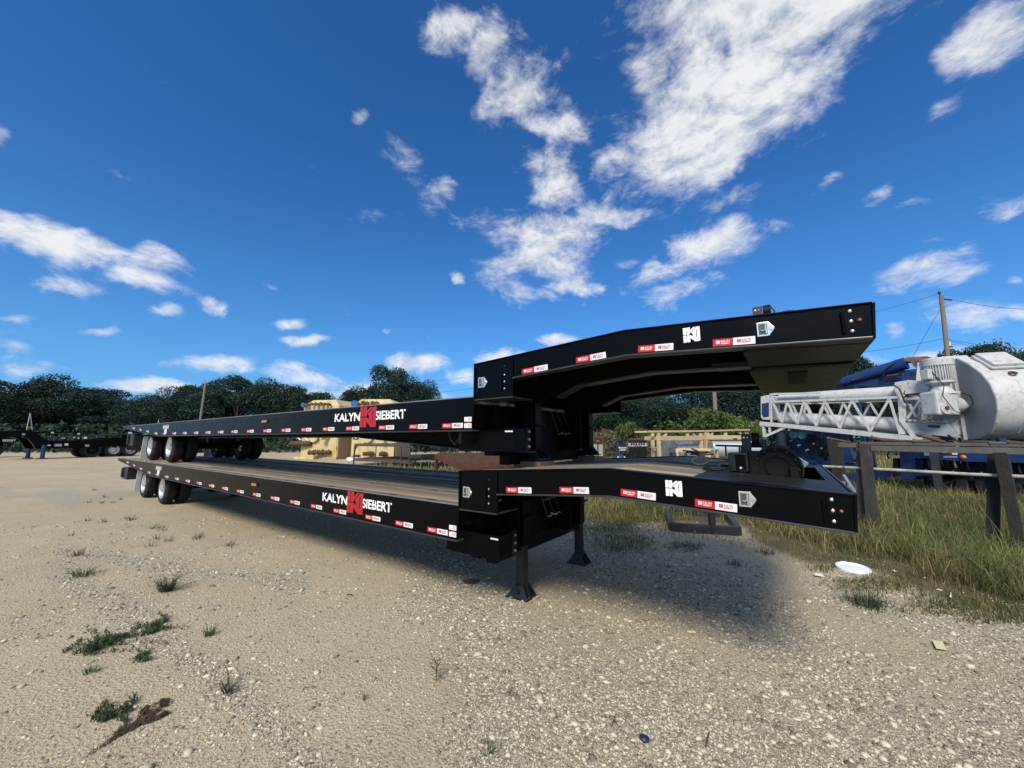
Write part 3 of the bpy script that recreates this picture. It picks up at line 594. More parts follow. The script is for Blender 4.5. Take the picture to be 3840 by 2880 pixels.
# landing legs: outer tube on the trailer, inner leg with its foot
for y in (3.56, 4.93):
    o_ = MB(); o_.box(-2.50, -2.38, y-.066, y+.066, .52, 1.20); o_.box(-2.54, -2.34, y-.10, y+.10, .80, .825); o_ = o_.build('landing_leg', M_black, LT, bevel=.006)
    i_ = MB(); x = -2.44
    i_.box(x-.045, x+.045, y-.048, y+.048, .012, .78)
    i_.box(x-.14, x+.14, y-.12, y+.12, .0, .012)
    for s in (-1, 1):
        i_.prism([(x-.05, y+s*.056, .13), (x-.13, y+s*.085, .012), (x+.13, y+s*.085, .012), (x+.05, y+s*.056, .13)], (0, s*.008, 0))
        i_.prism([(x+s*.056, y-.004, .13), (x+s*.135, y-.004, .012), (x+s*.056, y-.004, .012)], (0, .008, 0))
    i_.cyl((x, y-.10, .07), (x, y+.10, .07), .020, n=12)
    i_.build('inner_leg', M_blackplate, o_, bevel=.003)
# wheels
TY = [(.245, .02), (.29, .0), (.345, .008), (.372, .03), (.385, .055), (.385, .085), (.377, .088), (.377, .098), (.385, .101), (.385, .135), (.377, .138), (.377, .148), (.385, .151), (.385, .185), (.372, .21), (.345, .232), (.29, .24), (.245, .22)]
tyre_mb = MB(); tyre_mb.lathe(TY, (0, 0, 0), (0, 1, 0), 40)
rim_mb = MB(); rim_mb.lathe([(.247, .018), (.255, .010), (.248, .016), (.228, .040), (.205, .075), (.150, .098), (.125, .088), (.105, .062), (.100, .010), (.070, -.004), (.0, -.006)], (0, 0, 0), (0, 1, 0), 36)
nut_mb = MB()
for k in range(10):
    a = 2*math.pi*k/10; nut_mb.cyl((.128*math.cos(a), .088, .128*math.sin(a)), (.128*math.cos(a), .052, .128*math.sin(a)), .013, n=6)
hole_mb = MB()
for k in range(10):
    a = 2*math.pi*(k+.5)/10; hole_mb.cyl((.178*math.cos(a), .083, .178*math.sin(a)), (.178*math.cos(a), .078, .178*math.sin(a)), .020, n=10)
hub_mb = MB(); hub_mb.cyl((0, .10, 0), (0, .22, 0), .20, n=24)
WH = None
def make_wheel(parent, loc, flip=False):
    global WH
    if WH is None:
        h = hub_mb.build('wheel', M_blackmatte, parent, smooth=40, local=True); me = [h.data]
        for n_, mb_, mt_ in (('tyre', tyre_mb, M_tyre), ('rim', rim_mb, M_chrome), ('lug_nut', nut_mb, M_zinc), ('hand_hole', hole_mb, M_inkblack)):
            o = mb_.build(n_, mt_, h, smooth=35, local=True); me.append(o.data)
        WH = me
    else:
        h = link('wheel', WH[0], parent)
        for n_, d_ in zip(('tyre', 'rim', 'lug_nut', 'hand_hole'), WH[1:]): link(n_, d_, h)
    for c in h.children:
        if c.name.startswith(('lug', 'hand')): c['kind'] = 'stuff'
    h.location = Vector(loc)-Vector(WLOC[parent.name])
    if flip: h.rotation_euler = (0, 0, math.pi)
    return h
AXX = (-13.18, -15.05)
for x in AXX:
    for y, fl in ((2.90, False), (3.44, True), (4.98, True), (4.44, False)): make_wheel(LT, (x, y, .385), fl)
    a_ = MB(); a_.cyl((x, 3.2, .385), (x, 4.7, .385), .065, n=12); a_.build('axle', M_blackmatte, LT, smooth=40)
    a_ = MB(); a_.box(x-.1, x+.1, 3.3, 4.6, .45, .50); a_.box(x-.5, x+.25, 3.38, 3.46, .44, .52); a_.box(x-.5, x+.25, 4.42, 4.5, .44, .52); a_.cyl((x-.35, 3.42, .5), (x-.35, 3.42, .68), .11, n=14); a_.cyl((x-.35, 4.46, .5), (x-.35, 4.46, .68), .11, n=14)
    a_.build('suspension', M_blackmatte, LT)
for y0, y1 in ((2.88, 3.46), (4.42, 5.0)):
    f_ = MB(); f_.prism([(-15.75, y0, .74), (-15.80, y0, .45), (-15.92, y0, .09), (-15.90, y0, .085), (-15.78, y0, .45), (-15.73, y0, .74)], (0, y1-y0, 0)); f_.build('mud_flap', M_flap, LT)
m = MB(); m.box(-16.55, -15.95, YN+.06, 3.2, .46, .80); m.box(-16.57, -16.45, YN+.02, YN+.06, .50, .78); m = m.build('light_box', M_blackplate, LT, bevel=.01)
m = MB(); m.box(-16.5, -16.35, 2.75, 5.1, .48, .58); m.box(-16.55, -16.0, 4.7, 5.2, .46, .80); m.build('rear_bumper', M_blackmatte, LT, bevel=.008)
# reflective tapes
tape_me = None
def tape(x, z, slope, s=1.0):
    global tape_me
    if tape_me is None:
        t = MB(); t.prism([(0, 0, 0), (.135, 0, 0), (.135, 0, .046), (0, 0, .046)], (0, -.0015, 0), 0); t.prism([(.1355, 0, 0), (.275, 0, 0), (.275, 0, .046), (.1355, 0, .046)], (0, -.0015, 0), 1)
        for ox, mi in ((.022, 1), (.16, 0)):
            kn_logo(t, (ox, -.0016, .014), EX, EZ, EN, .026, .022, mi, .0006)
            fit_text(t, 'KALYN', (ox+.032, -.0022, .0235), EX, EZ, EN, .058, .013, .02, mi); fit_text(t, 'SIEBERT', (ox+.032, -.0022, .011), EX, EZ, EN, .058, .010, .02, mi)
        o = t.build('reflector_tape', [M_red, M_white], LT, local=True); tape_me = o.data
    else: o = link('reflector_tape', tape_me, LT)
    o.location = Vector((x, YN-.0008, z))-Vector(WLOC[LT.name]); o.rotation_euler = (0, -math.atan(slope), 0); o.scale = (s, 1, 1)
def zb(x): return .742+(x+12.99)/(-17.05+12.99)*(1.015-.742) if x < -12.99 else .745
for x in (-15.9, -15.08, -14.255, -13.4, -12.62, -11.83, -11.06, -10.31, -9.6, -8.92, -8.255, -7.58, -6.94, -6.31, -5.709, -5.133, -4.59, -3.93, -3.40, -2.912):
    sl = (zb(x+.27)-zb(x))/.27; tape(x, zb(x)+.022, sl)
tape(-1.965, 1.204, .06, .92); tape(-1.458, 1.242, .055, .88); tape(-.981, 1.264, -.055, .85); tape(-.513, 1.238, -.055, .82)
# lettering on the main rail, emblem on the neck
m = MB(); fit_text(m, 'KALYN', (-4.86, YN-.003, .878), EX, EZ, EN, .555, .102, .030); m.build('lettering', M_letter, LT)
m = MB(); fit_text(m, 'SIEBERT', (-4.0, YN-.003, .878), EX, EZ, EN, .53, .102, .030); m.build('lettering', M_letter, LT)
m = MB(); kn_logo(m, (-4.305, YN-.001, .80), EX, EZ, EN, .32, .238); m.build('emblem', M_redvinyl, LT)
m = MB(); kn_logo(m, (-.681, YN-.001, 1.288), EX, EZ, EN, .10, .098); m.build('emblem', M_letter, LT)
# decals
m = MB(); m.box(-2.62, -2.53, YN-.0015, YN-.0005, .765, .812, 0); m.box(-2.62, -2.53, YN-.0015, YN-.0005, .824, .866, 0)
for z in (.77, .829): m.prism([(-2.612, YN-.0015, z), (-2.585, YN-.0015, z), (-2.5985, YN-.0015, z+.028)], (0, -.0008, 0), 1)
m.box(-2.62, -2.53, YN-.0022, YN-.0016, .806, .8125, 3); fit_text(m, 'DANGER', (-2.60, YN-.0025, .807), EX, EZ, EN, .055, .0048, .02, 0)
for z in (.777, .786, .795, .836, .845, .854): m.box(-2.578, -2.535, YN-.0022, YN-.0016, z, z+.003, 2)
m.build('warning_decal', [M_letter, M_yellow, M_inkblack, M_red], LT)
m = MB(); m.box(-2.478, -2.40, YN+.355, YN+.359, .985, 1.012); m.build('warning_decal', M_ltmetal, LT)
m = MB(); x0, x1 = -12.66, -12.20; yq = YN-.001
for a, b, c, d_ in ((x0, x1, .905, .912), (x0, x1, .988, .995), (x0, x0+.035, .905, .995), (x1-.035, x1, .905, .995)): m.box(a, b, yq-.001, yq, c, d_)
for q in range(4): m.box(x0+.07+.085*q, x0+.125+.085*q, yq-.001, yq, .925, .972)
m.box(x0+.15, x0+.33, yq-.001, yq, .81, .90); m.build('rating_plate', M_letter, LT)
def marker(x, z, w, h):
    m = MB(); m.box(x-w*.62, x+w*.62, YN-.010, YN, z-h*.68, z+h*.68); b_ = m.build('marker_light', M_inkblack, LT, bevel=.004)
    m = MB(); m.box(x-w*.5, x+w*.5, YN-.026, YN-.010, z-h*.45, z+h*.45); m.build('lens', M_amber, b_, bevel=.006)
marker(-6.90, .937, .17, .042)
m = MB(); m.cyl((.18, YN, 1.283), (.18, YN-.008, 1.283), .010, n=16); b_ = m.build('marker_light', M_inkblack, LT, smooth=40)
m = MB(); m.lathe([(.006, 0), (.005, .004), (.003, .006), (0, .0065)], (.18, YN-.008, 1.283), EN, 14); m.build('lens', M_amber, b_, smooth=60)
# latches, doors, hinges, bolts
def latch(x0, x1, z0, z1):
    w, h = x1-x0, z1-z0
    m = MB(); pr = [(x0, z0), (x0+.68*w, z0), (x1, z0+.45*h), (x1, z0+.55*h), (x0+.68*w, z1), (x0, z1)]
    m.xz(pr, YN, YN-.006); b_ = m.build('latch', M_chrome, LT, bevel=.002)
    m = MB(); m.box(x0+.10*w, x0+.60*w, YN-.0075, YN-.006, z0+.12*h, z0+.88*h); m.build('recess', M_greysteel, b_)
    m = MB(); m.tube([(x0+.22*w, YN-.010, z0+.40*h), (x0+.36*w, YN-.014, z0+.36*h), (x0+.50*w, YN-.014, z0+.46*h), (x0+.51*w, YN-.014, z0+.80*h)], .0045, 6); m.box(x0+.5*w, x0+.56*w, YN-.016, YN-.0076, z0+.15*h, z0+.85*h); m.build('handle', M_chrome, b_, smooth=40)
    m = MB(); m.cyl((x0+.80*w, YN-.006, z0+.5*h), (x0+.80*w, YN-.012, z0+.5*h), .010, n=14); m.build('lock', M_zinc, b_, smooth=40)
latch(-.274, -.188, 1.262, 1.348); latch(-2.452, -2.345, 1.128, 1.222)
m = MB(); m.xz([(-2.47, 1.06), (-2.19, 1.06), (-2.185, 1.075), (-2.185, 1.255), (-2.20, 1.27), (-2.47, 1.27)], YN, YN-.004); m.build('door', M_black, LT, bevel=.002)
for x, zs in ((.146, (1.228, 1.282, 1.337)), (-2.15, (1.10, 1.16, 1.22))):
    m = MB(); m.cyl((x-.034, YN-.008, zs[0]-.008), (x-.034, YN-.008, zs[2]), .008, n=8); m.box(x-.03, x+.012, YN-.003, YN, zs[0]-.015, zs[2]+.015); h_ = m.build('hinge', M_black, LT)
    for z in zs:
        m = MB(); m.lathe([(.009, 0), (.008, .005), (.004, .007), (0, .0075)], (x, YN-.003, z), EN, 10); m.build('bolt', M_zinc, h_, smooth=50)
m = MB(); m.cyl((-2.15, YN, 1.30), (-2.15, YN-.003, 1.30), .008, n=10); m.build('plug', M_inkblack, LT)
m = MB(); m.tube([(-2.93, 2.75, .74), (-2.91, 2.76, .66), (-2.86, 2.77, .61), (-2.83, 2.78, .66)], .010, 6); m.cyl((-2.80, 2.78, .62), (-2.80, 2.78, .73), .018, n=8); m.build('glad_hand_hose', M_frame, LT, smooth=40)

# ---------------------------------------------------------------- the upper trailer: the same thing, copied part by part
UT = copy_tree(LT); SH = Vector((.165, 0, .985)); UT.location = LT.location+SH; WLOC[UT.name] = UT.location.copy()
tag(UT, 'upper black drop deck trailer, riding on the deck of the other trailer', 'trailer', 'black drop deck trailers stacked in pair')
for c in UT.children:
    if c.name.startswith(('wheel', 'axle', 'suspension')): c.location.z += .068
    if c.name.startswith('landing_leg'):
        for g in c.children: g.location.z += .445
# wooden blocks under the upper trailer's feet
for y, lb in ((3.56, 'reddish raw wood block under the near foot of the upper trailer'), (4.93, 'raw wood block under the far foot of the upper trailer')):
    zc = ztop(-2.275); t = MB(); t.prism([(-2.44, y-.15, zc-.016), (-2.11, y-.15, zc+.002), (-2.11, y-.15, zc+.045), (-2.44, y-.15, zc+.045)], (0, .30, 0))
    tag(t.build('wood_block', M_blockwood, None, bevel=.003), lb, 'wood block', 'wood blocks under the upper landing legs')

# ---------------------------------------------------------------- winch on the lower neck
def wmap(mb, off): mb.v = [Vector((-.10+.75*v.x+off[0], 3.45+.75*(v.y-3.63)+off[1], 1.435+.75*(v.z-1.50)+off[2])) for v in mb.v]
def winch(off, label):
    WN = thing('winch', label, 'winch', Vector((-.10, 3.6, 1.39))+Vector(off), None)
    b_ = lambda mb, n_, mt, **k: (wmap(mb, off), mb.build(n_, mt, WN, **k))[1]
    m = MB(); m.box(-.42, .16, 3.62, 4.55, 1.385, 1.40); b_(m, 'base_plate', M_blackmatte, bevel=.003)
    for y in (3.66, 4.42):
        m = MB(); m.lathe([(.0, 0), (.09, 0), (.09, .02), (.115, .02), (.115, .0), (.16, .0), (.165, .02), (.195, .02), (.195, .06), (.0, .06)], (.0, y, 1.50), (0, 1, 0), 32); b_(m, 'drum_flange', M_blackmatte, smooth=30)
        m = MB(); m.prism([(.0+.215*math.cos(a), y-.03, 1.50+.215*math.sin(a)) for a in [R(t) for t in range(-20, 201, 10)]]+[(.0+.20*math.cos(a), y-.03, 1.50+.20*math.sin(a)) for a in [R(t) for t in range(200, -21, -10)]], (0, .12, 0)); b_(m, 'guard_rim', M_blackmatte, smooth=30)
    for a0 in range(0, 360, 30):
        if -20 < a0 < 200 or a0 > 340:
            m = MB(); c = Vector((.18*math.cos(R(a0)), 3.645, 1.50+.18*math.sin(R(a0)))); m.cyl(c, c+Vector((0, -.015, 0)), .010, n=6); b_(m, 'bolt', M_blackplate)
    m = MB(); m.cyl((.0, 3.7, 1.50), (.0, 4.42, 1.50), .10, n=24); b_(m, 'drum', M_greysteel, smooth=40)
    m = MB(); m.box(.10, .17, 3.62, 3.72, 1.385, 1.52); b_(m, 'pedestal', M_blackmatte, bevel=.006)
    m = MB(); m.box(-.41, -.235, 3.60, 3.80, 1.46, 1.645); g_ = b_(m, 'control_box', M_blackplate, bevel=.008)
    m = MB(); m.box(-.345, -.255, 3.592, 3.60, 1.475, 1.63); b_(m, 'box_lid', M_black, bevel=.004)
    m = MB(); m.box(-.31, -.29, 3.588, 3.592, 1.487, 1.505); b_(m, 'label_sticker', M_letter)
    m = MB(); m.box(-.235, -.15, 3.64, 3.95, 1.40, 1.66); b_(m, 'motor_housing', M_blackmatte, bevel=.01)
    m = MB(); m.box(-.29, -.205, 3.75, 3.76, 1.62, 1.84); m.box(-.29, -.28, 3.76, 3.86, 1.66, 1.84); v_ = b_(m, 'valve_bracket', M_blackplate, bevel=.003)
    m = MB(); m.cyl((-.20, 3.80, 1.79), (-.13, 3.80, 1.79), .055, n=12); m.cyl((-.23, 3.82, 1.72), (-.12, 3.82, 1.72), .025, n=10); b_(m, 'valve', M_blackmatte, smooth=40)
    m = MB(); m.cyl((-.265, 3.745, 1.80), (-.265, 3.75, 1.80), .010, n=8); m.cyl((-.235, 3.745, 1.80), (-.235, 3.75, 1.80), .006, n=8); b_(m, 'bolt', M_zinc)
    m = MB(); m.tube([(-.20, 3.78, 1.84), (-.14, 3.77, 1.84), (-.10, 3.77, 1.77), (-.11, 3.76, 1.66), (-.12, 3.75, 1.52)], .007, 6); b_(m, 'hose', M_hose, smooth=50)
    m = MB(); m.tube([(-.30, 3.70, 1.60), (-.18, 3.66, 1.63), (-.06, 3.66, 1.69), (.04, 3.66, 1.70)], .009, 6); b_(m, 'hose', M_hose, smooth=50)
    m = MB()
    for x in (-.45, -.32, -.30): m.bar((x, 3.82, 1.60), (x, 3.82, 1.715), .016)
    m.bar((-.55, 3.83, 1.715), (.12, 3.95, 1.70), .022); b_(m, 'lever_frame', M_rust)
    m = MB(); m.hexa((.16, 3.78, 1.60), (.075, 0, -.06), (0, .05, 0), (.015, 0, .018)); m.hexa((.215, 3.78, 1.545), (.02, 0, -.016), (0, .06, 0), (.02, 0, .024)); b_(m, 'tension_plate', M_galv, bevel=.003)
    m = MB()                                                      # wire rope with its thimble eye
    m.tube([(-.40, 3.66, 1.56), (-.50, 3.60, 1.555)], .010, 8); m.tube([(-.50, 3.60, 1.555), (-.59, 3.55, 1.555)], .018, 8)
    b_(m, 'wire_rope', M_greysteel, smooth=50)
    m = MB(); ce = Vector((-.665, 3.51, 1.555)); ex = unit((-.9, -.42, 0.0)); ez = unit((-.05, .12, 1))
    m.tube([ce-ex*.085]+[ce+ex*(.075*math.cos(t)*1.0)+ez*(.036*math.sin(t)) for t in [R(x) for x in range(155, -156, -20)]]+[ce-ex*.085], .009, 8); b_(m, 'thimble', M_greysteel, smooth=50)
    m = MB(); m.tube([(-.62, 3.48, 1.48), (-.50, 3.46, 1.475), (-.42, 3.50, 1.485), (-.38, 3.54, 1.51)], .014, 8); m.hexa((-.60, 3.48, 1.485), (.03, 0, 0), (0, .02, 0), (0, 0, .015)); m.tube([(-.50, 3.75, 1.50), (-.44, 3.74, 1.50), (-.40, 3.72, 1.50)], .014, 8); b_(m, 'snatch_hook', M_blackmatte, smooth=50)
    return WN
W1 = winch((0, 0, 0), 'black cable winch with eye rope, mounted at the front of the lower trailer neck')
W2 = copy_tree(W1); W2.location = W1.location+Vector((.155, -.02, 1.005)); W2['label'] = 'winch on the upper trailer neck, only its bracket showing above the rail'
# ---------------------------------------------------------------- grass
def blades(x, y, z0, length, width, lean, lean_dir, g):
    n = len(x); a = g.uniform(0, 2*math.pi, n); ax, ay = np.cos(a)*width/2, np.sin(a)*width/2
    dx, dy = np.cos(lean_dir), np.sin(lean_dir)
    P0 = np.stack((x, y, z0), -1); S = np.stack((ax, ay, np.zeros(n)), -1)
    k1 = .5*length; k2 = length
    m1 = P0+np.stack((dx*lean*k1*.45, dy*lean*k1*.45, k1*np.sqrt(np.clip(1-(lean*.4)**2, .1, 1))), -1)
    m2 = P0+np.stack((dx*lean*k2*.95, dy*lean*k2*.95, k2*np.sqrt(np.clip(1-(lean*.85)**2, .08, 1))), -1)
    V = np.stack((P0-S, P0+S, m1-S*.8, m1+S*.8, m2), 1)
    b = 5*np.arange(n)[:, None]
    q = b+np.array([0, 1, 3, 2]); t = b+np.array([2, 3, 4])
    flat = np.concatenate((q.ravel(), t.ravel())); tot = np.concatenate((np.full(n, 4), np.full(n, 3)))
    return V.reshape(-1, 3), flat, tot
def field(name, N, ulo, uhi, dlo, dhi, seed, hmul, test, mats=None, wmul=1.0):
    g = np.random.default_rng(seed)
    # clumps first, blades about them
    nc = N//26
    d = dlo*(dhi/dlo)**g.random(nc); u = g.uniform(ulo, uhi, nc)
    px_ = u; lat = (px_-CX)/math.hypot(FOC, HORIZ-CY)*d
    cx_ = FH.x*d+RT.x*lat; cy_ = FH.y*d+RT.y*lat
    ci = g.integers(0, nc, N); sp = .10+.012*d[ci]
    x = cx_[ci]+g.normal(0, 1, N)*sp; y = cy_[ci]+g.normal(0, 1, N)*sp
    px, py, z = proj_np(np.stack((x, y, np.zeros(N)), -1))
    k = g.random(N) < test(px, py, x, y, z)
    x, y, ci, z = x[k], y[k], ci[k], z[k]; n = len(x)
    hc = g.uniform(.3, 1.2, nc); L = hmul*hc[ci]*np.exp(g.normal(-.15, .3, n))
    ld = g.uniform(0, 2*math.pi, nc)[ci]+g.normal(0, 1.3, n); le = np.clip(g.uniform(.2, 1.15, nc)[ci]+g.normal(0, .35, n), .05, 1.12)
    w = wmul*np.clip(.0035+.0009*z, .005, .03)*g.uniform(.6, 1.3, n)
    V, f, t = blades(x, y, gz(x, y), L, w, le, ld, g)
    me = npmesh(name, V, f, t, [M_grass]); o = link(name, me); o['kind'] = 'stuff'; return o
def clear_of(px, py, r):
    for (a, b, rx, ry) in ((1843, 1232, 42, 22), (1768, 1244, 16, 8), (2030, 1398, 24, 14)): r = r*(((px-a)/rx)**2+((py-b)/ry)**2 > 1)
    return r
def t_near(px, py, x, y, z):
    e = (grass_edge(px)-py)-46*np.clip((px-1480)/150, .12, 1)*(.5+.5*np.sin(2.3*x+1.1*np.sin(3.1*y))*np.sin(2.9*y+.7*np.cos(2.2*x)))**1.5; pt = .5+.5*np.sin(1.9*x+1.4*np.sin(1.5*y))*np.sin(1.7*y+.9*np.cos(1.3*x)); return clear_of(px, py, np.clip(e/40, 0, 1)*(px > 1235)*np.clip(.25+1.3*pt+e/160, 0, 1))
def t_edge(px, py, x, y, z):
    e = (grass_edge(px)-py); cl = .5+.5*np.sin(1.3*x+1.1*np.sin(.9*y))*np.sin(1.2*y+.6)
    return clear_of(px, py, np.clip(1-np.abs(e+6)/60, 0, 1)*(px > 1235)*np.clip(cl*2-.6, 0, 1))
field('tall_grass', 190000, 1235, 2400, 3.3, 16, 11, .34, t_near)
field('tall_grass', 40000, 560, 2500, 15, 48, 12, .5, lambda px, py, x, y, z: np.clip((y-9.5)/2, 0, 1)*np.clip((x+21)/2, 0, 1), wmul=1.2)
field('short_grass', 30000, 1240, 2330, 4.2, 12, 13, .10, t_edge)
# green creeping patches in front of the long grass
def t_patch(px, py, x, y, z):
    r = np.zeros_like(px)
    for (a, b, rx, ry) in ((1880, 1262, 90, 16), (2080, 1312, 120, 20), (1345, 1175, 60, 20), (1480, 1180, 40, 10), (1780, 1228, 40, 8), (2150, 1335, 80, 14), (1320,1140,60,14)):
        r = np.maximum(r, np.clip(1.3-np.sqrt(((px-a)/rx)**2+((py-b)/ry)**2), 0, 1))
    return clear_of(px, py, np.clip(r, 0, .9))
field('short_grass', 90000, 1240, 2330, 3.4, 9, 14, .075, t_patch)

# ---------------------------------------------------------------- weeds growing in the yard
def tuft(name, px, py, n, L, spread, label, m=M_weed, lean=(.3, 1.0), w=.006, group='weeds growing in the yard gravel', seed=0, cat='weed', dirn=None):
    g = np.random.default_rng(seed+int(px)); c = G(px, py)
    x = c.x+g.normal(0, spread, n); y = c.y+g.normal(0, spread, n)
    ld = np.arctan2(y-c.y, x-c.x)+g.normal(0, .5, n) if dirn is None else dirn+g.normal(0, .45, n)
    V, f, t = blades(x, y, gz(x, y), L*np.exp(g.normal(-.1, .35, n)), w*g.uniform(.6, 1.3, n), g.uniform(*lean, n), ld, g)
    o = bpy.data.objects.new(name, npmesh(name, V-np.array((c.x, c.y, 0)), f, t, [m])); COL.objects.link(o); o.location = (c.x, c.y, 0)
    return tag(o, label, cat, group)
tuft('weed_tuft', 360, 1276, 200, .21, .025, 'dark green spreading grass tuft, largest one alone on the open dirt', w=.005, lean=(.9, 1.16))
tuft('weed_tuft', 452, 1370, 40, .10, .014, 'tiny green sprout right of the creeping weed mats')
for k, (x, y) in enumerate(((192, 1086), (220, 1087), (242, 1086), (225, 1074), (260, 1080), (205, 1059), (272, 1121), (283, 1124), (290, 1123), (223, 1129), (189, 1125), (330, 1142), (343, 1142), (352, 1147), (340, 1164), (365, 1169), (325, 1180), (425, 1164), (148, 1158), (430, 1160))):
    tuft('weed_tuft', x, y, 16+(k*7) % 14, .09, .03, 'little grass sprout among others on the open dirt at left', w=.007, seed=k, group='little sprouts on the dirt')
tuft('weed_tuft', 182, 1243, 70, .15, .05, 'flat low tuft at the left edge of the white gravel streak', w=.008, lean=(.8, 1.1))
tuft('weed_tuft', 168, 1200, 34, .09, .03, 'small upright tuft left of the white gravel streak', w=.008)
tuft('weed_tuft', 492, 1492, 30, .10, .02, 'star shaped flat weed beside the white stones', lean=(.8, 1.1), w=.007)
tuft('weed_tuft', 197, 1452, 30, .07, .016, 'very small weed left below the creeping mats', w=.006)
tuft('weed_tuft', 787, 1510, 14, .06, .008, 'tiny sprig on bare dirt at the lower middle', w=.004)
tuft('weed_tuft', 1055, 1626, 26, .07, .02, 'little flat weed at the bottom edge of the yard', lean=(.7, 1.1), w=.005)
tuft('weed_tuft', 1875, 1306, 260, .13, .085, 'dense dark tuft right of the white lid on the gravel', w=.007)
tuft('weed_tuft', 1655, 1196, 60, .10, .06, 'small tuft in front of the tall grass left of the lid', w=.008)
tuft('weed_tuft', 1590, 1218, 50, .09, .05, 'small tuft on shaded gravel left of the tall grass edge', w=.008)
tuft('weed_tuft', 492, 1180, 26, .10, .04, 'thin sprouts on open dirt under the middle of the lower trailer', w=.007)
def creeping(name, px, py, ang, length, width, n, label, m=M_weed, seed=1, h=.05, fan=None, cat='weed', group='weeds growing in the yard gravel'):
    g = np.random.default_rng(seed); c = G(px, py); d = np.array((math.cos(ang), math.sin(ang))); p = np.array((-d[1], d[0]))
    mb = []; V = []; F = []; T = []; o = 0
    ns = max(6, n//38)
    for k in range(ns):                                     # runners with small leaves along them
        st = g.uniform(-.5, .3)*length; off = g.normal(0, .28)*width; le = length*g.uniform(.25, .6); bend = g.normal(0, .8)
        if fan is not None: st = -.5*length+g.random()**1.5*.45*length; off = g.normal(0, .10); le = length*g.uniform(.25, .55)*(1.0 if st < -.2*length else .9); bend = g.normal(0, fan)
        q = np.linspace(0, 1, 28); s = st+q*le
        X = c.x+d[0]*s+p[0]*(off+bend*width*q**2); Y = c.y+d[1]*s+p[1]*(off+bend*width*q**2)
        rep = 2; x = np.repeat(X, rep)+g.normal(0, .008, 28*rep); y = np.repeat(Y, rep)+g.normal(0, .010, 28*rep); nn = len(x)
        v, f, t = blades(x, y, gz(x, y)+g.uniform(0, h*.5, nn), g.uniform(.3, 1, nn)*h, np.full(nn, h*.22), g.uniform(.5, 1.1, nn), g.uniform(0, 6.28, nn), g)
        nq = nn*4
        V.append(v); F.append((f[:nq]+o, f[nq:]+o)); o += len(v)
    V = np.concatenate(V); fl = np.concatenate([a for a, b in F]+[b for a, b in F]); nqt = sum(len(a) for a, b in F)//4; ntt = sum(len(b) for a, b in F)//3
    ob = bpy.data.objects.new(name, npmesh(name, V-np.array((c.x, c.y, 0)), fl, np.concatenate((np.full(nqt, 4), np.full(ntt, 3))), [m])); COL.objects.link(ob); ob.location = (c.x, c.y, 0)
    return tag(ob, label, cat, group)
def angpx(x0, y0, x1, y1): a, b = G(x0, y0), G(x1, y1); return math.atan2(b.y-a.y, b.x-a.x), (b-a).length
a_, l_ = angpx(150, 1412, 262, 1368); creeping('creeping_weed', 205, 1396, a_, l_*1.0, .30, 800, 'dark blue green creeping weed mat, the bigger of two mats side by side', h=.045)
a_, l_ = angpx(285, 1378, 360, 1345); creeping('creeping_weed', 325, 1358, a_, l_, .15, 450, 'narrow creeping weed mat just right of the bigger mat', h=.045, seed=2)
a_, l_ = angpx(285, 1430, 330, 1412); creeping('creeping_weed', 308, 1420, a_, l_, .08, 250, 'small broken creeping weed on white stones below the mats', h=.035, seed=3)
a_, l_ = angpx(200, 1562, 275, 1530); creeping('creeping_weed', 238, 1545, a_, l_, .16, 300, 'bright green vine weed beside the brown dead weed', h=.045, seed=4, m=M_weed)
g = np.random.default_rng(21); r0, r1 = G(185, 1632), G(382, 1512); ax_ = np.array((r1.x-r0.x, r1.y-r0.y)); L0 = np.linalg.norm(ax_); a0_ = math.atan2(ax_[1], ax_[0])
bx_, by_, bl_ = [], [], []
def twig(x, y, ang, le, depth):
    k = max(5, int(le/.006)); wig = np.cumsum(g.normal(0, .05, k))
    xs = x+np.cumsum(np.cos(ang+wig))*le/k; ys = y+np.cumsum(np.sin(ang+wig))*le/k
    bx_.append(xs); by_.append(ys); bl_.append(np.full(k, depth))
    if depth < 2:
        for q in range(13 if depth == 0 else 3):
            t = g.uniform(.18 if depth == 0 else .3, .95); i = int(t*(k-1)); twig(xs[i], ys[i], ang+wig[i]+g.choice((-1, 1))*g.uniform(.30, .85), le*(.27 if depth == 0 else .35)*g.uniform(.5, 1.2)*(1.3-1.05*t), depth+1)
twig(r0.x, r0.y, a0_, L0*1.02, 0); twig(r0.x+.1*ax_[0], r0.y+.1*ax_[1], a0_+.16, L0*.85, 0); twig(r0.x+.2*ax_[0], r0.y+.2*ax_[1], a0_-.12, L0*.6, 0)
X = np.concatenate(bx_); Y = np.concatenate(by_); rep = 2; X = np.repeat(X, rep)+g.normal(0, .004, len(X)*rep); Y = np.repeat(Y, rep)+g.normal(0, .004, len(Y)*rep); nn = len(X)
V, f, t = blades(X, Y, gz(X, Y)+g.uniform(0, .012, nn), g.uniform(.008, .022, nn), np.full(nn, .0046), g.uniform(.4, 1.1, nn), a0_+g.normal(0, 1.0, nn), g)
ob = bpy.data.objects.new('dead_weed', npmesh('dead_weed', V-np.array((r0.x, r0.y, 0)), f, t, [M_deadweed])); COL.objects.link(ob); ob.location = (r0.x, r0.y, 0)
tag(ob, 'long brown feathery dead weed lying on the dirt at lower left', 'dead weed')
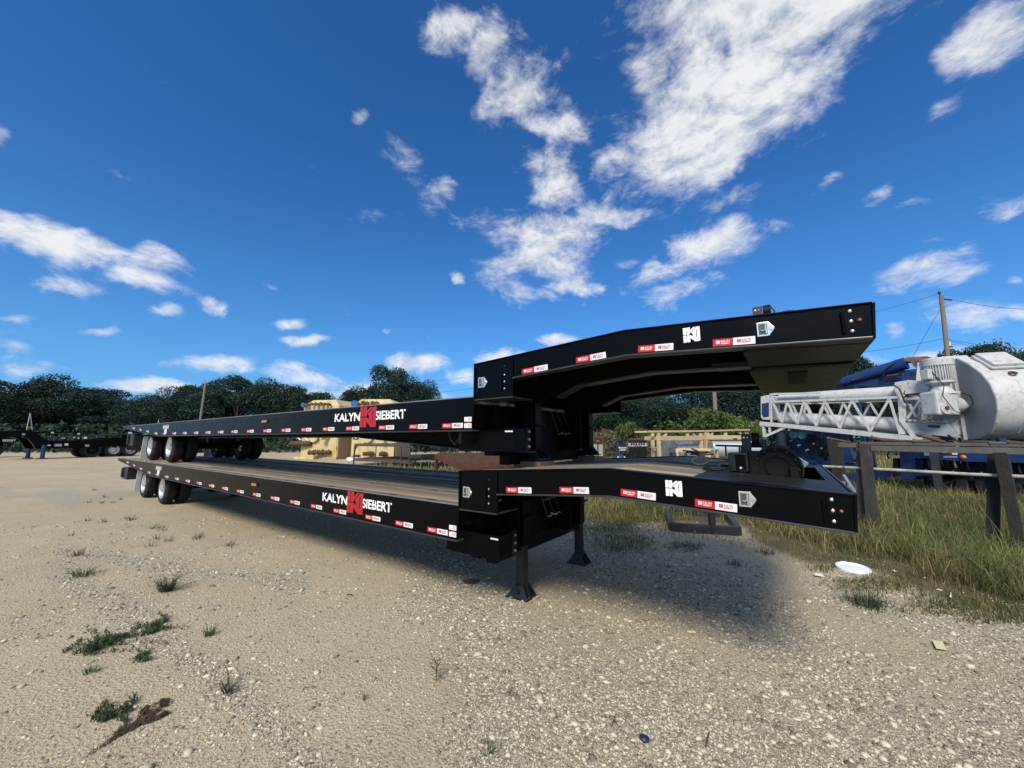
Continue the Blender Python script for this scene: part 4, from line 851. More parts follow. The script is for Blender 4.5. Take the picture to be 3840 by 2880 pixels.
# upright small plant with narrow leaves
g_ = np.random.default_rng(9); c = G(942, 1470); pl = thing('seedling', 'single upright narrow leaved green seedling at the lower middle of the yard', 'plant', c, 'weeds growing in the yard gravel')
s_ = MB(); s_.tube([c, c+Vector((.005, 0, .06)), c+Vector((0, .004, .13))], .0035, 5); s_.build('stem', M_weed, pl)
lf = MB()
for k in range(14):
    z = .03+.10*k/13; t = 2.4*k; d = Vector((math.cos(t), math.sin(t), .35)); p = c+Vector((0, 0, z)); sd = Vector((-d.y, d.x, 0))*.006
    lf.poly([p, p+d*.025+sd, p+d*.065, p+d*.025-sd])
lf.build('leaf', M_weed, pl, kind='stuff')

# ---------------------------------------------------------------- trees
def crown_mesh(name, seed, H, Wd, n, leaf, m, zlo=.10, nclump=34, squash=.75, spiky=0.0):
    g = np.random.default_rng(seed)
    cl = []
    while len(cl) < nclump:
        p = g.uniform(-1, 1, 3)
        if np.linalg.norm(p) > 1 or np.linalg.norm(p) < .35: continue
        cl.append(p)
    cl = np.array(cl); cl = cl/np.maximum(np.linalg.norm(cl, axis=1, keepdims=True), .01)*g.uniform(.45, .86, (nclump, 1))
    zc = (zlo+1)/2*H; hz_ = (1-zlo)/2*H
    C = np.stack((cl[:, 0]*Wd/2, cl[:, 1]*Wd/2, zc+cl[:, 2]*hz_), -1); Rr = g.uniform(.17, .30, nclump)*Wd*.62
    ci = g.integers(0, nclump, n); d = g.normal(0, 1, (n, 3)); d /= np.linalg.norm(d, axis=1, keepdims=True); d[:, 2] = np.abs(d[:, 2])*np.where(g.random(n) < .72, 1, -1)
    rad = Rr[ci]*(.62+.46*g.random(n)**.6)
    if spiky: rad *= 1+spiky*(g.random(n) < .12)*g.uniform(.2, 1, n)
    p = C[ci]+d*rad[:, None]*np.array((1, 1, squash))
    p[:, 2] = np.maximum(p[:, 2], .15)
    nrm = d*.7+g.normal(0, .55, (n, 3)); nrm /= np.linalg.norm(nrm, axis=1, keepdims=True)
    u = np.cross(nrm, g.normal(0, 1, (n, 3))); u /= np.linalg.norm(u, axis=1, keepdims=True); v = np.cross(nrm, u)
    s = leaf*g.uniform(.55, 1.35, (n, 1))
    V = np.stack((p-u*s, p-v*s*.45+nrm*s*.1, p+u*s, p+v*s*.45+nrm*s*.1), 1).reshape(-1, 3)
    f = np.arange(4*n)
    return npmesh(name, V, f, np.full(n, 4), [m]), C
def trunk_mesh(name, seed, H, C, r=.22, zl=.35):
    g = random.Random(seed); mb = MB(); top = Vector((g.uniform(-.3, .3), g.uniform(-.3, .3), H*.62))
    mb.tube([(0, 0, -.1), (0, 0, .25), (g.uniform(-.1, .1), 0, H*zl), top], r, 9, radii=[r*1.35, r, r*.75, r*.32])
    for k in range(0, len(C), 3):
        q = Vector(C[k]); s = Vector((0, 0, H*g.uniform(.16, .45)))
        mid = s.lerp(q, .5)+Vector((0, 0, .25)); mb.tube([s, mid, q], .06, 6, radii=[r*.42, r*.26, r*.08])
    o = mb.build(name, M_bark, None, smooth=60); me = o.data; bpy.data.objects.remove(o); return me
TV = {}
for k, (sd, H, Wd, n, leaf, m, zlo, nc) in {'broad': (1, 9, 10, 30000, .12, M_leaf, .08, 44), 'round': (2, 9, 8.5, 28000, .12, M_leafcool, .08, 40), 'loose': (3, 9, 8.5, 21000, .12, M_leaf, .12, 30), 'cool': (4, 9, 9.5, 30000, .115, M_leafcool, .06, 46),
                                            'bush': (5, 2.4, 3.4, 5200, .085, M_leafbright, .05, 24), 'dry': (6, 2.0, 4.0, 5200, .075, M_leafdry, .02, 26)}.items():
    cm, C = crown_mesh('crown', sd*17+3, H, Wd, n, leaf, m, zlo, nc, spiky=.6 if k in ('bush', 'dry') else .25)
    vz = np.empty(len(cm.vertices)*3, np.float32); cm.vertices.foreach_get('co', vz); vz = vz.reshape(-1, 3); H_ = float(np.percentile(vz[:, 2], 99.6)); W_ = 2*float(np.percentile(np.abs(vz[:, 0]), 98.5))
    TV[k] = (cm, trunk_mesh('trunk', sd, H, C, r=.26 if H > 4 else .05), H_, W_)
def tree(kind, px, ytop, hw, D, label, name='tree', cat='tree', group='dark trees along the edge of the yard', ybase=None):
    cm, tm, H, Wd = TV[kind]; top = P(px, ytop, D); b = Vector((top.x, top.y, 0)); h = top.z
    t = thing(name, label, cat, b, group, rotz=random.uniform(0, 6.28)); ppm = math.hypot(FOC, HORIZ-CY)/D
    link('trunk', tm, t); link('crown', cm, t); w = 2*hw/ppm
    t.scale = (w/Wd, w/Wd, h/H); return t
for a in (('cool', 25, 838, 95, 60, 'dark tree at the far left edge behind the black chassis trailers'),
          ('broad', 110, 817, 110, 58, 'broad dark tree, tallest of the left group behind the chassis gooseneck'),
          ('round', 215, 842, 85, 60, 'rounded dark tree behind the chassis trailer wheels'),
          ('loose', 300, 866, 70, 62, 'lower loose crowned tree where the left treeline dips'),
          ('cool', 375, 845, 75, 56, 'dark tree just left of the leaning left utility pole'),
          ('broad', 452, 824, 70, 60, 'tree directly behind the leaning left utility pole'),
          ('round', 520, 818, 75, 57, 'tallest tree just right of the leaning left utility pole'),
          ('broad', 600, 824, 75, 60, 'wide tree behind the middle of the upper trailer'),
          ('loose', 668, 848, 60, 58, 'small tree behind the left cream tank'),
          ('cool', 735, 862, 60, 62, 'low tree between the two cream tanks'),
          ('loose', 790, 842, 55, 52, 'tree just left of the big round oak'),
          ('round', 850, 796, 66, 50, 'big dark round oak standing above the right cream tank'),
          ('cool', 910, 828, 46, 50, 'shoulder tree on the right side of the big round oak'),
          ('broad', 1010, 880, 90, 60, 'low tree behind the upper trailer gooseneck'),
          ('broad', 1285, 848, 60, 37, 'dark tree just right of the upper trailer legs'), ('cool', 1375, 840, 62, 43, 'dense dark tree behind the grill and dry brush'), ('loose', 1330, 846, 70, 40, 'airy tree under the upper trailer neck, left of the sky gap'),
          ('round', 1420, 862, 60, 44, 'darker tree right of the sky gap under the neck'),
          ('broad', 1500, 832, 85, 42, 'large dark tree left of the middle utility pole'),
          ('cool', 1600, 826, 90, 40, 'large dark tree right of the middle utility pole'),
          ('broad', 1710, 800, 85, 42, 'tall dark tree behind the left end of the white truss'),
          ('round', 1815, 768, 72, 40, 'tallest dark tree behind the blue conveyor'),
          ('round', 1808, 768, 74, 37, 'dense dark tree right beside the upper trailer front'), ('broad', 1880, 782, 62, 39, 'dark tree between the trailer front and the blue conveyor'), ('cool', 1900, 800, 60, 46, 'dark tree behind the rusty hopper'),
          ('loose', 2085, 752, 75, 44, 'tree top showing above the white drum'),
          ('loose', 2185, 762, 60, 46, 'tree top at the right edge above the second drum'),
          ('broad', 2290, 770, 80, 46, 'tree beyond the right edge behind the second drum')):
    tree(*a)
# undergrowth below the crowns, read as one mass
g = np.random.default_rng(31); n = 26000
D_ = g.uniform(46, 66, n); pxs = g.uniform(-150, 2400, n); lat = (pxs-CX)/math.hypot(FOC, HORIZ-CY)*D_
pp = np.stack((FH.x*D_+RT.x*lat, FH.y*D_+RT.y*lat, 3.6*g.random(n)**1.3), -1)
nr = g.normal(0, 1, (n, 3)); nr /= np.linalg.norm(nr, axis=1, keepdims=True); u = np.cross(nr, g.normal(0, 1, (n, 3))); u /= np.linalg.norm(u, axis=1, keepdims=True); v = np.cross(nr, u); s = g.uniform(.15, .4, (n, 1))
o = link('undergrowth', npmesh('undergrowth', np.stack((pp-u*s, pp-v*s*.5, pp+u*s, pp+v*s*.5), 1).reshape(-1, 3), np.arange(4*n), np.full(n, 4), [M_leaf])); o['kind'] = 'stuff'
BG = 'bushes behind the trailers'
tree('bush', 1372, 912, 40, 31, 'rounded green bush behind the grill', 'bush', 'bush', BG)
tree('bush', 1500, 884, 72, 27, 'bright green bush with long shoots behind the timber frames', 'bush', 'bush', BG)
tree('bush', 1560, 896, 45, 28, 'green bush at the foot of the middle utility pole', 'bush', 'bush', BG)
tree('bush', 1636, 908, 16, 26, 'small bright bush left of the truss end', 'bush', 'bush', BG)
tree('bush', 345, 920, 30, 44, 'grassy green mound bush behind the black chassis trailer', 'bush', 'bush', BG)
tree('dry', 1320, 928, 50, 33, 'dry grey brush left of the grill', 'brush', 'brush', 'dry brush behind the grill')
tree('dry', 1385, 932, 60, 35, 'dry grey brush behind the grill', 'brush', 'brush', 'dry brush behind the grill')
# ================================================================ things behind and around the trailers
def C5(x, y): return (1601.4+x*.27604, 622.1+y*.27604)       # readings taken on enlargements of the photograph
def C5B(x, y): return (1785.7+x*.19271, 720+y*.19271)
def C8(x, y): return (604.8+x*.1823, 806.5+y*.1823)
def CB(x, y): return (1267.3+x*.1823, 806.5+y*.1823)
def C3(x, y): return (x*.1354, 921.7+y*.1354)
def C6(x, y): return (1255.8+x*.08333, 898.6+y*.08333)
def C8B(x, y): return (1555.3+x*.29687, 933.2+y*.29687)
UPV = Vector((0, 0, 1))

# ---------------------------------------------------------------- utility poles and wires
def pole(px0, py0, px1, py1, D, r, label, arms=()):
    a, b = P(px0, py0, D), P(px1, py1, D); d = (b-a)/(b.z-a.z); base = a-d*a.z
    t = thing('utility_pole', label, 'utility pole', base, 'utility poles')
    m = MB(); m.tube([base, base.lerp(b, .5), b], r, 12, radii=[r*1.25, r*1.1, r]); m.build('pole', M_polewood, t, smooth=50)
    return t, b
t, top = pole(2047, 770, 2033, 638, 30, .135, 'tall leaning wooden utility pole above the white drum at right')
pt = P(2029, 633, 30)
m = MB(); m.cyl(P(2032, 642, 30), pt, .05, n=8); m.cyl(pt-Vector((0, 0, .05)), pt+Vector((0, 0, .10)), .10, n=10); m.build('pin_insulator', M_frame, t)
m = MB(); m.cyl(P(2038, 646, 30), P(2056, 648, 30), .06, n=8); m.build('strain_insulator', M_frame, t)
m = MB(); m.cyl(P(2050, 748, 30), P(2050, 738, 30), .14, n=10); m.cyl(P(2048, 748, 30), P(2056, 748, 30), .1, n=8); m.build('transformer_cutout', M_galv, t)
for z in (.30, .52):
    pass
pole(1545.5, 892, 1541, 815, 36, .17, 'weathered utility pole rising from the bushes under the upper trailer neck')
t, top = pole(436, 884, 444.5, 826, 46, .12, 'leaning utility pole in front of the left treeline')
m = MB(); m.bar(P(441, 824, 46), P(450, 827, 46), .10); m.build('crossarm', M_polewood, t)
def wire(a, b, sag, r, label):
    pts = [a.lerp(b, k/14)+Vector((0, 0, -sag*4*(k/14)*(1-k/14))) for k in range(15)]
    m = MB(); m.tube(pts, r, 5); o = m.build('power_line', M_wire, None, smooth=80); tag(o, label, 'power line', 'power lines')
wire(P(2056, 647, 30), P(2300, 668, 24), .3, .014, 'uppermost power line running right from the tall leaning pole')
wire(P(2046, 732, 30), P(2300, 752, 24), .3, .012, 'lower power line running right from the tall leaning pole')
wire(P(2046, 734, 30), P(2300, 775, 26), .3, .012, 'lowest power line running right from the tall leaning pole')
wire(P(2037, 732, 30), P(1700, 770, 40), .4, .014, 'power line running left from the tall leaning pole behind the trailer front')
wire(P(2029, 634, 30), P(1700, 705, 46), .5, .012, 'upper power line running left from the top of the tall leaning pole')
wire(P(2031, 668, 30), P(1969, 775, 27), .0, .014, 'guy wire slanting down left from the tall leaning pole')
wire(P(1030, 838, 50), P(400, 893, 60), .5, .016, 'thin power line crossing in front of the left treeline')
wire(P(1030, 812, 50), P(560, 850, 62), .5, .014, 'faint power line above the left treeline')

# ---------------------------------------------------------------- cream tanks
def tank(A, B, D_, ytop, yroof, label, faces):
    F, e, n = onplane(A, B); base = Vector((A.x, A.y, 0)); t = thing('storage_tank', label, 'tank', base, 'cream storage tanks')
    w = (B-A).length; dp = D_; zt = F((faces['x0']+faces['x1'])/2, ytop).z; zr = F((faces['x0']+faces['x1'])/2, yroof).z
    A = Vector((A.x, A.y, .18)); h = zt-.18
    m = MB(); m.hexa(A+e*w/2+n*dp/2+UPV*h/2, e*w/2, n*dp/2, UPV*h/2); m.build('tank_body', M_cream, t, bevel=.03)
    m = MB(); q = [A+UPV*h, A+e*w+UPV*h, A+e*w+n*dp+UPV*h, A+n*dp+UPV*h]; k = UPV*(zr-zt); r_ = [A+e*.45+n*.5+UPV*h+k, A+e*(w-.7)+n*.5+UPV*h+k, A+e*(w-.7)+n*(dp-.5)+UPV*h+k, A+e*.45+n*(dp-.5)+UPV*h+k]
    m.add(q+r_, [(0, 1, 5, 4), (1, 2, 6, 5), (2, 3, 7, 6), (3, 0, 4, 7), (4, 5, 6, 7)]); m.build('hip_roof', M_cream, t)
    for k in range(7):                                                     # vertical ribs on the side wall
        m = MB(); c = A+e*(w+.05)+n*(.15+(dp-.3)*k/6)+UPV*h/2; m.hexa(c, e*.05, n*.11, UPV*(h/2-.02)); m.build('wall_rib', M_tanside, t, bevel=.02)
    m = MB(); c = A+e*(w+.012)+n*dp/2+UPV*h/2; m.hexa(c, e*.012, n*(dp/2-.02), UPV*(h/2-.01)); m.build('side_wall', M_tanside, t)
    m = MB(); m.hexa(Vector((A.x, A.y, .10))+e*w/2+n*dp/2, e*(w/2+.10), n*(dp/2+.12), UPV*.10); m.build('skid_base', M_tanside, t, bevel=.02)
    return t, F, e, n, w
def valve_run(t, F, e, n, p, q, r, k, L=1.0):                               # a flanged pipe with its dark valves standing off a wall
    m = MB(); m.cyl(p, q, r*.80, n=14); m.build('outlet_pipe', M_rust, t, smooth=40)
    d = (q-p)
    for i in range(k):
        c = p+d*((i+.6+random.uniform(-.2, .2))/k); m = MB(); u = d.normalized(); rr__ = r; r = rr__*random.uniform(.75, 1.15); m.cyl(c-u*.07, c-u*.02, r, n=14); m.cyl(c+u*.02, c+u*.07, r*.95, n=14); m.cyl(c, c+(UPV+e*random.uniform(-.8, .8)).normalized()*r*1.35, r*.25, n=8); m.build('valve', M_rust, t, smooth=40); r = rr__
A, B = G(648, 991.5), G(725, 992.5)
t1, F, e, n, w = tank(A, B, 3.6, 877, 863, 'left cream storage tank with long outlet valves and blue end cap', dict(x0=648, x1=725))
pt = F(*C8(370, 830), -.1); valve_run(t1, F, e, n, pt, F(*C8(130, 832), -.5), .26, 4)
pt = F(*C8(600, 935), -.15); valve_run(t1, F, e, n, pt, F(*C8(335, 940), -.6), .2, 5)
c = F(*C8(545, 762), 0); m = MB(); c2 = c+e*.25; m.cyl(c2, c2-n*.55-e*.25, .16, n=14); m.cyl(c2-n*.45-e*.2, c2-n*.6-e*.27, .2, n=14); m.build('stub_pipe', M_cream, t1, smooth=40)
c = F(*C8(415, 745), 0); m = MB(); m.cyl(c, c-n*.18, .42, n=24); m.cyl(c-n*.18, c-n*.24, .48, n=24); m.build('manway', M_cream, t1, smooth=40)
m = MB(); m.cyl(F(*C8(175, 1006), -.5), F(*C8(405, 1012), -.7), .13, n=12); m.build('drain_pipe', M_cream, t1, smooth=40)
m = MB(); m.cyl(F(*C8(190, 745), -.3), F(*C8(245, 790), -.3), .05, n=8); m.cyl(F(*C8(270, 745), -.2), F(*C8(335, 800), -.2), .04, n=8); m.build('valve_handle', M_letter, t1)
for z0 in (.9, 2.9):
    m = MB(); m.hexa(A+e*(w+.02)+UPV*(z0)+n*.06, e*.02, n*.06, UPV*.16); m.build('hinge', M_rust, t1)
def roof_valves(t, F, xs, y, r, bx):
    for x in xs:
        r = random.uniform(.13, .23); c = F(*C8(x, y+random.uniform(-6, 8)), -.05); m = MB(); m.lathe([(.0, 0), (r*.6, 0), (r, .02), (r, .12), (r*.6, .14), (r*.6, .34), (.0, .34)], c+Vector((0, 0, 0))-n*.35, n, 16); m.build('roof_valve', M_rust, t, smooth=40)
    c = F(*C8(bx, y+5), -.1); m = MB(); m.cyl(c-n*.3, c+n*.2, r*1.25, n=16); m.build('end_cap', M_bluecap, t, smooth=40)
roof_valves(t1, F, (345, 400, 455, 510, 560, 600), 372, .20, 300)
A, B = G(757, 992.5), G(851, 992.5)
t2, F, e, n, w = tank(A, B, 4.4, 874, 861, 'right cream storage tank behind the steel rack, with round manway and black fist sign', dict(x0=757, x1=851))
roof_valves(t2, F, (945, 1000, 1050, 1110, 1160), 358, .20, 895)
c = F(*C8(1040, 752), 0); m = MB(); m.cyl(c, c-n*.18, .40, n=24); m.cyl(c-n*.18, c-n*.24, .46, n=24); m.build('manway', M_cream, t2, smooth=40)
c = F(*C8(1250, 762), 0); m = MB(); m.cyl(c, F(*C8(1190, 768), -.6), .13, n=12); m.cyl(F(*C8(1205, 766), -.5), F(*C8(1180, 770), -.7), .17, n=12); m.build('stub_pipe', M_cream, t2, smooth=40)
c = F(*C8(900, 750), -.01); m = MB(); m.hexa(c, e*.22, n*.01, UPV*.24); s_ = m.build('fist_sign', M_inkblack, t2)
m = MB(); m.lathe([(.10, 0), (.15, 0), (.15, .01), (.10, .01)], c-n*.02, n, 18); m.hexa(c-n*.018+UPV*.02, e*.07, n*.004, UPV*.06); m.build('fist_mark', M_letter, s_)
valve_run(t2, F, e, n, F(*C8(1110, 950), -.1), F(*C8(985, 955), -.6), .19, 3); valve_run(t2, F, e, n, F(*C8(1262, 955), -.05), F(*C8(1180, 958), -.5), .21, 2)
c = F(*C8(890, 1016), -1.2); m = MB(); m.hexa(c, e*.55, n*.25, UPV*.12); tag(m.build('white_block', M_letter, None, bevel=.02), 'white slab lying in front of the right cream tank', 'slab')
for k in range(4):
    cc = c+UPV*(.17+.07*(k % 2))+e*(-.1+.22*k/2); m = MB(); m.lathe([(.09, 0), (.20, 0), (.20, .06), (.09, .06)], cc, (0.1*k, .1, 1), 14); tag(m.build('pipe_flange', M_rust, None, smooth=40), ['rusty pipe flange on the left end of the white slab', 'rusty pipe flange second from left on the white slab', 'rusty pipe flange second from right on the white slab', 'rusty pipe flange on the right end of the white slab'][k], 'flange', 'rusty flanges on the white slab')

# ---------------------------------------------------------------- two tier steel rack
A, B = G(764, 1003), G(884, 1011); F, e, n = onplane(A, B); w = (B-A).length
t = thing('steel_rack', 'rusty grey two tier steel rack with curved braces in front of the cream tanks', 'rack', Vector((A.x, A.y, 0)))
ht, hl, dp = F(880, 963).z, F(880, 999).z, 3.2
for k, h in enumerate((ht, hl)):
    for off in (0, dp): m = MB(); m.bar(A+n*off+UPV*h, B+n*off+UPV*h, .07, .14); m.build('side_rail', M_greysteel, t, bevel=.01)
    for q in range(9):
        c = A.lerp(B, (q+.5)/9)+UPV*(h+.085); m = MB(); m.hexa(c+n*dp/2, e*w/18*.94, n*dp/2, UPV*.012); m.build('shelf_plate', M_rust, t)
for q in (0, .42, .86, 1):
    for off in (0, dp):
        c = A.lerp(B, q)+n*off; m = MB(); m.bar(c, c+UPV*(ht-.07), .08 if q in (0, 1) else .05, .08 if q in (0, 1) else .05, up=e); m.build('leg', M_greysteel, t, bevel=.01)
for q, s in ((0, 1), (1, -1)):
    c = A.lerp(B, q)+e*s*.05; pr = [c+UPV*(ht-.07), c+e*s*.42+UPV*(ht-.07), c+e*s*.22+UPV*(ht-.13), c+e*s*.09+UPV*(ht-.28), c+UPV*(ht-.5)]; m = MB(); m.prism(pr, n*.02); m.build('curved_brace', M_greysteel, t)
    c = A.lerp(B, q); m = MB(); m.prism([c+UPV*(hl-.07), c+e*(-s)*.16+UPV*(hl+.1), c+e*(-s)*.16+UPV*(hl-.07)], n*.02); m.build('gusset', M_greysteel, t)
c = B+UPV*(hl+.35); m = MB(); m.hexa(c+n*1.5+e*.55, e*.5, n*1.6, UPV*.10); tag(m.build('dark_beam', M_frame, None, bevel=.02), 'dark painted steel beam lying past the right end of the rack', 'beam')

# ---------------------------------------------------------------- red oxide slatted frame
q = [P(940, 980, 16.5), P(1014, 1010, 13.2), P(1150, 1001, 14.2), P(1100, 980, 17.2)]
t = thing('slatted_frame', 'red oxide steel frame with a slatted top behind the gooseneck', 'steel frame', Vector((q[0].x, q[0].y, 0)))
for a, b in ((0, 1), (1, 2), (2, 3), (3, 0)):
    m = MB(); m.bar(q[a]-UPV*.10, q[b]-UPV*.10, .07, .20); m.build('edge_beam', M_redoxide, t, bevel=.01)
for k in range(11):
    f = (k+1)/12; m = MB(); m.bar(q[0].lerp(q[1], f), q[3].lerp(q[2], f), .06, .16); m.build('slat', M_rust, t)
for k in range(4):
    m = MB(); p = q[k].lerp((q[0]+q[2])/2, .03); m.bar(Vector((p.x, p.y, 0)), p-UPV*.2, .11, .11, up=(1, 0, 0)); m.build('leg', M_redoxide, t)
# ---------------------------------------------------------------- timber frames
def timber(t, a, b, w, h=None, nm='beam', up=(0, 0, 1)): m = MB(); m.bar(a, b, w, h, up=up); return m.build(nm, M_timber, t, bevel=.006)
A, B = P(*CB(722, 690), 17.5), P(*CB(1390, 684), 18.5)
F, e, n = onplane(A, B)
def frame(x0, x1, posts, back, yt0, yt1, label, mark=None):
    a, b = F(*CB(x0, yt0)), F(*CB(x1, yt1)); t = thing('timber_frame', label, 'timber frame', Vector((a.x, a.y, 0)), 'pine timber frames')
    zt = min(a.z, b.z)-.06
    timber(t, a, b, .16, .08, 'top_rail')
    timber(t, a+n*.9, b+n*.9, .16, .08, 'top_rail')
    for x in posts:
        p = F(*CB(x, yt0)); timber(t, Vector((p.x, p.y, 0)), Vector((p.x, p.y, zt)), .13, .13, 'post', up=e)
    for x in back:
        p = F(*CB(x, yt0), .9); timber(t, Vector((p.x, p.y, 0)), Vector((p.x, p.y, zt)), .13, .13, 'post', up=e)
    p, q_ = F(*CB(posts[0], yt0)), F(*CB(posts[-1], yt0))
    hb = timber(t, Vector((p.x, p.y, zt-.24))-n*.075, Vector((q_.x, q_.y, zt-.24))-n*.075, .04, .20, 'header_board')
    timber(t, Vector((p.x, p.y, zt-.24))-e*.07, Vector((p.x, p.y, zt-.24))-e*.07+n*.9, .04, .18, 'end_board')
    timber(t, Vector((q_.x, q_.y, zt-.24))+e*.07, Vector((q_.x, q_.y, zt-.24))+e*.07+n*.9, .04, .18, 'end_board')
    for x, s in ((posts[0], 1), (posts[-1], -1)):
        p = F(*CB(x, yt0)); p.z = zt; timber(t, p+e*s*.45-UPV*.03, p-UPV*.48, .09, .09, 'knee_brace', up=n)
    if mark:
        mk = MB(); c = F(*CB(1762, 731))-n*.10; fit_text(mk, mark, c, e, UPV, -n, .17, .085, .03); mk.build('stencil', M_inkblack, hb)
    return t
frame(722, 1375, (845, 1345), (775, 1190), 690, 684, 'left pine timber frame standing over the galvanized pipe')
frame(1385, 1920, (1402, 1895), (1430, 1640), 684, 668, 'right pine timber frame stencilled on its header board', 'P11')
# ---------------------------------------------------------------- galvanized pipe, aluminium tank, work table
c = P(*CB(955, 880), 19.0); c.z = .87; d = P(*CB(1440, 880), 19.6); d.z = .87
t = thing('culvert_pipe', 'large galvanized pipe section lying under the left timber frame', 'pipe', Vector((c.x, c.y, 0)))
u = (d-c).normalized()
m = MB(); m.lathe([(.86, 0), (.87, .02)]+[(.87+.012*(k % 2), .05+k*.05) for k in range(int((d-c).length/.05)-2)]+[(.87, (d-c).length-.02), (.86, (d-c).length)], c, u, 40); m.build('shell', M_galv, t, smooth=40)
m = MB(); m.cyl(c-u*.0, c+u*.02, .86, n=40); m.build('end_plate', M_galv, t)
for f in (.0, 1.0):
    m = MB(); m.lathe([(.872, -.03), (.92, -.03), (.92, .03), (.872, .03)], c.lerp(d, f), u, 40); m.build('end_ring', M_galv, t, smooth=40)
a, b = P(*CB(1470, 905), 15.5), P(*CB(2020, 905), 15.2); u = (b-a).normalized(); nn = Vector((-u.y, u.x, 0))
t = thing('aluminium_tank', 'long shiny aluminium tank behind the winch', 'tank', Vector((a.x, a.y, 0)))
m = MB(); pr = [a+nn*(.36*math.copysign(abs(math.cos(x))**.6, math.cos(x)))+UPV*(.34*math.copysign(abs(math.sin(x))**.6, math.sin(x))) for x in [2*math.pi*k/28 for k in range(28)]]; m.prism(pr, b-a); m.build('shell', M_alum, t, smooth=35)
m = MB(); m.bar(a-nn*.05+UPV*.37, a.lerp(b, .66)-nn*.05+UPV*.365, .05, .05); m.build('top_rail', M_frame, t)
for f in (.12, .88):
    p = a.lerp(b, f); m = MB(); m.bar(Vector((p.x, p.y, 0)), Vector((p.x, p.y, p.z-.33)), .12, .5, up=nn); m.build('stand', M_frame, t)
m = MB(); p = a.lerp(b, .55); m.cyl(p+UPV*.34, p+UPV*.46, .07, n=12); m.build('filler_cap', M_frame, t, smooth=40)
a, b = P(*CB(1055, 892), 15.0), P(*CB(1470, 908), 14.0); F, e, n = onplane(a, b)
t = thing('work_table', 'rough pine work table in front of the galvanized pipe', 'table', Vector((a.x, a.y, 0))); zt = (a.z+b.z)/2
m = MB(); a.z = b.z = zt; m.hexa((a+b)/2+n*.35, (b-a)/2, n*.36, UPV*.02); m.build('tabletop', M_timber, t, bevel=.004)
for q in (a+e*.06, b-e*.06, a+e*.06+n*.66, b-e*.06+n*.66): timber(t, Vector((q.x, q.y, 0)), Vector((q.x, q.y, zt-.02)), .09, .09, 'leg', up=e)
timber(t, a-UPV*.07, b-UPV*.07, .04, .10, 'apron')
m = MB(); c = a.lerp(b, .32)+n*.3-UPV*.55; m.lathe([(.0, 0), (.16, 0), (.19, .1), (.17, .26), (.0, .28)], c, UPV, 18); o = m.build('wooden_spool', M_timber, None, smooth=50); tag(o, 'pale wooden spool under the pine work table', 'spool')
pc = P(*CB(1345, 960), 11.5)
t = thing('rod_stand', 'black stand holding a fan of short steel rods behind the deck', 'rod stand', Vector((pc.x, pc.y, 0)))
m = MB(); m.bar(Vector((pc.x, pc.y, 0)), pc+UPV*.08, .17, .17, up=(1, 0, 0)); m.build('post', M_blackmatte, t, bevel=.006)
for k, (x0, y0, x1, y1) in enumerate(((1140, 915, 1400, 940), (1180, 935, 1440, 930), (1240, 890, 1330, 930), (1230, 960, 1500, 960), (1240, 945, 1470, 935))):
    m = MB(); m.cyl(P(*CB(x0, y0), 11.4+.08*k), P(*CB(x1, y1), 11.4+.08*k), .022, n=8); m.build('rod', M_blackmatte, t, smooth=40)
# ---------------------------------------------------------------- grill, chairs, bag, slabs
a, b = P(*C6(1222, 745), 24), P(*C6(1704, 745), 24); F, e, n = onplane(a, b)
t = thing('gas_grill', 'black gas grill with dark red lid and six knobs', 'grill', Vector((a.x, a.y, 0))); w = (b-a).length
def bx(nm, mt, x0, y0, x1, y1, off, dp, par=None, bev=.01):
    p, q_ = F(*C6(x0, y1), off), F(*C6(x1, y0), off); m = MB(); c = (p+q_)/2; hw = (Vector((q_.x, q_.y, 0))-Vector((p.x, p.y, 0))).length/2
    m.hexa(c+n*dp/2, e*hw, n*dp/2, UPV*abs(q_.z-p.z)/2); return m.build(nm, mt, par or t, bevel=bev)
bx('lid', M_redoxide, 1242, 580, 1665, 642, 0, .6, bev=.05); bx('firebox', M_blackmatte, 1232, 642, 1690, 700, 0, .6); pn = bx('control_panel', M_ltmetal, 1222, 700, 1705, 790, -.03, .1)
for x in (1295, 1357, 1420, 1495, 1558, 1620):
    c = F(*C6(x, 723), -.03); m = MB(); m.cyl(c, c-n*.05, .055, n=12); m.build('knob', M_inkblack, pn, smooth=40)
for x in (1395, 1458, 1520):
    c = F(*C6(x, 768), -.03); m = MB(); m.cyl(c, c-n*.02, .03, n=8); m.build('button', M_inkblack, pn)
p = F(*C6(1460, 800)); m = MB(); m.hexa(Vector((p.x, p.y, p.z/2))+n*.3, e*w*.47, n*.28, UPV*(p.z/2-.06)); m.build('cabinet', M_blackmatte, t, bevel=.01)
for x in (1208, 1722): bx('side_post', M_greysteel, x-12, 640, x+12, 915, .1, .08)
for q in (.06, .94):
    for o_ in (.05, .5): c = a.lerp(b, q)+n*o_; m = MB(); m.cyl(Vector((c.x, c.y, .05))-e*.02, Vector((c.x, c.y, .05))+e*.02, .05, n=12); m.build('caster', M_inkblack, t)
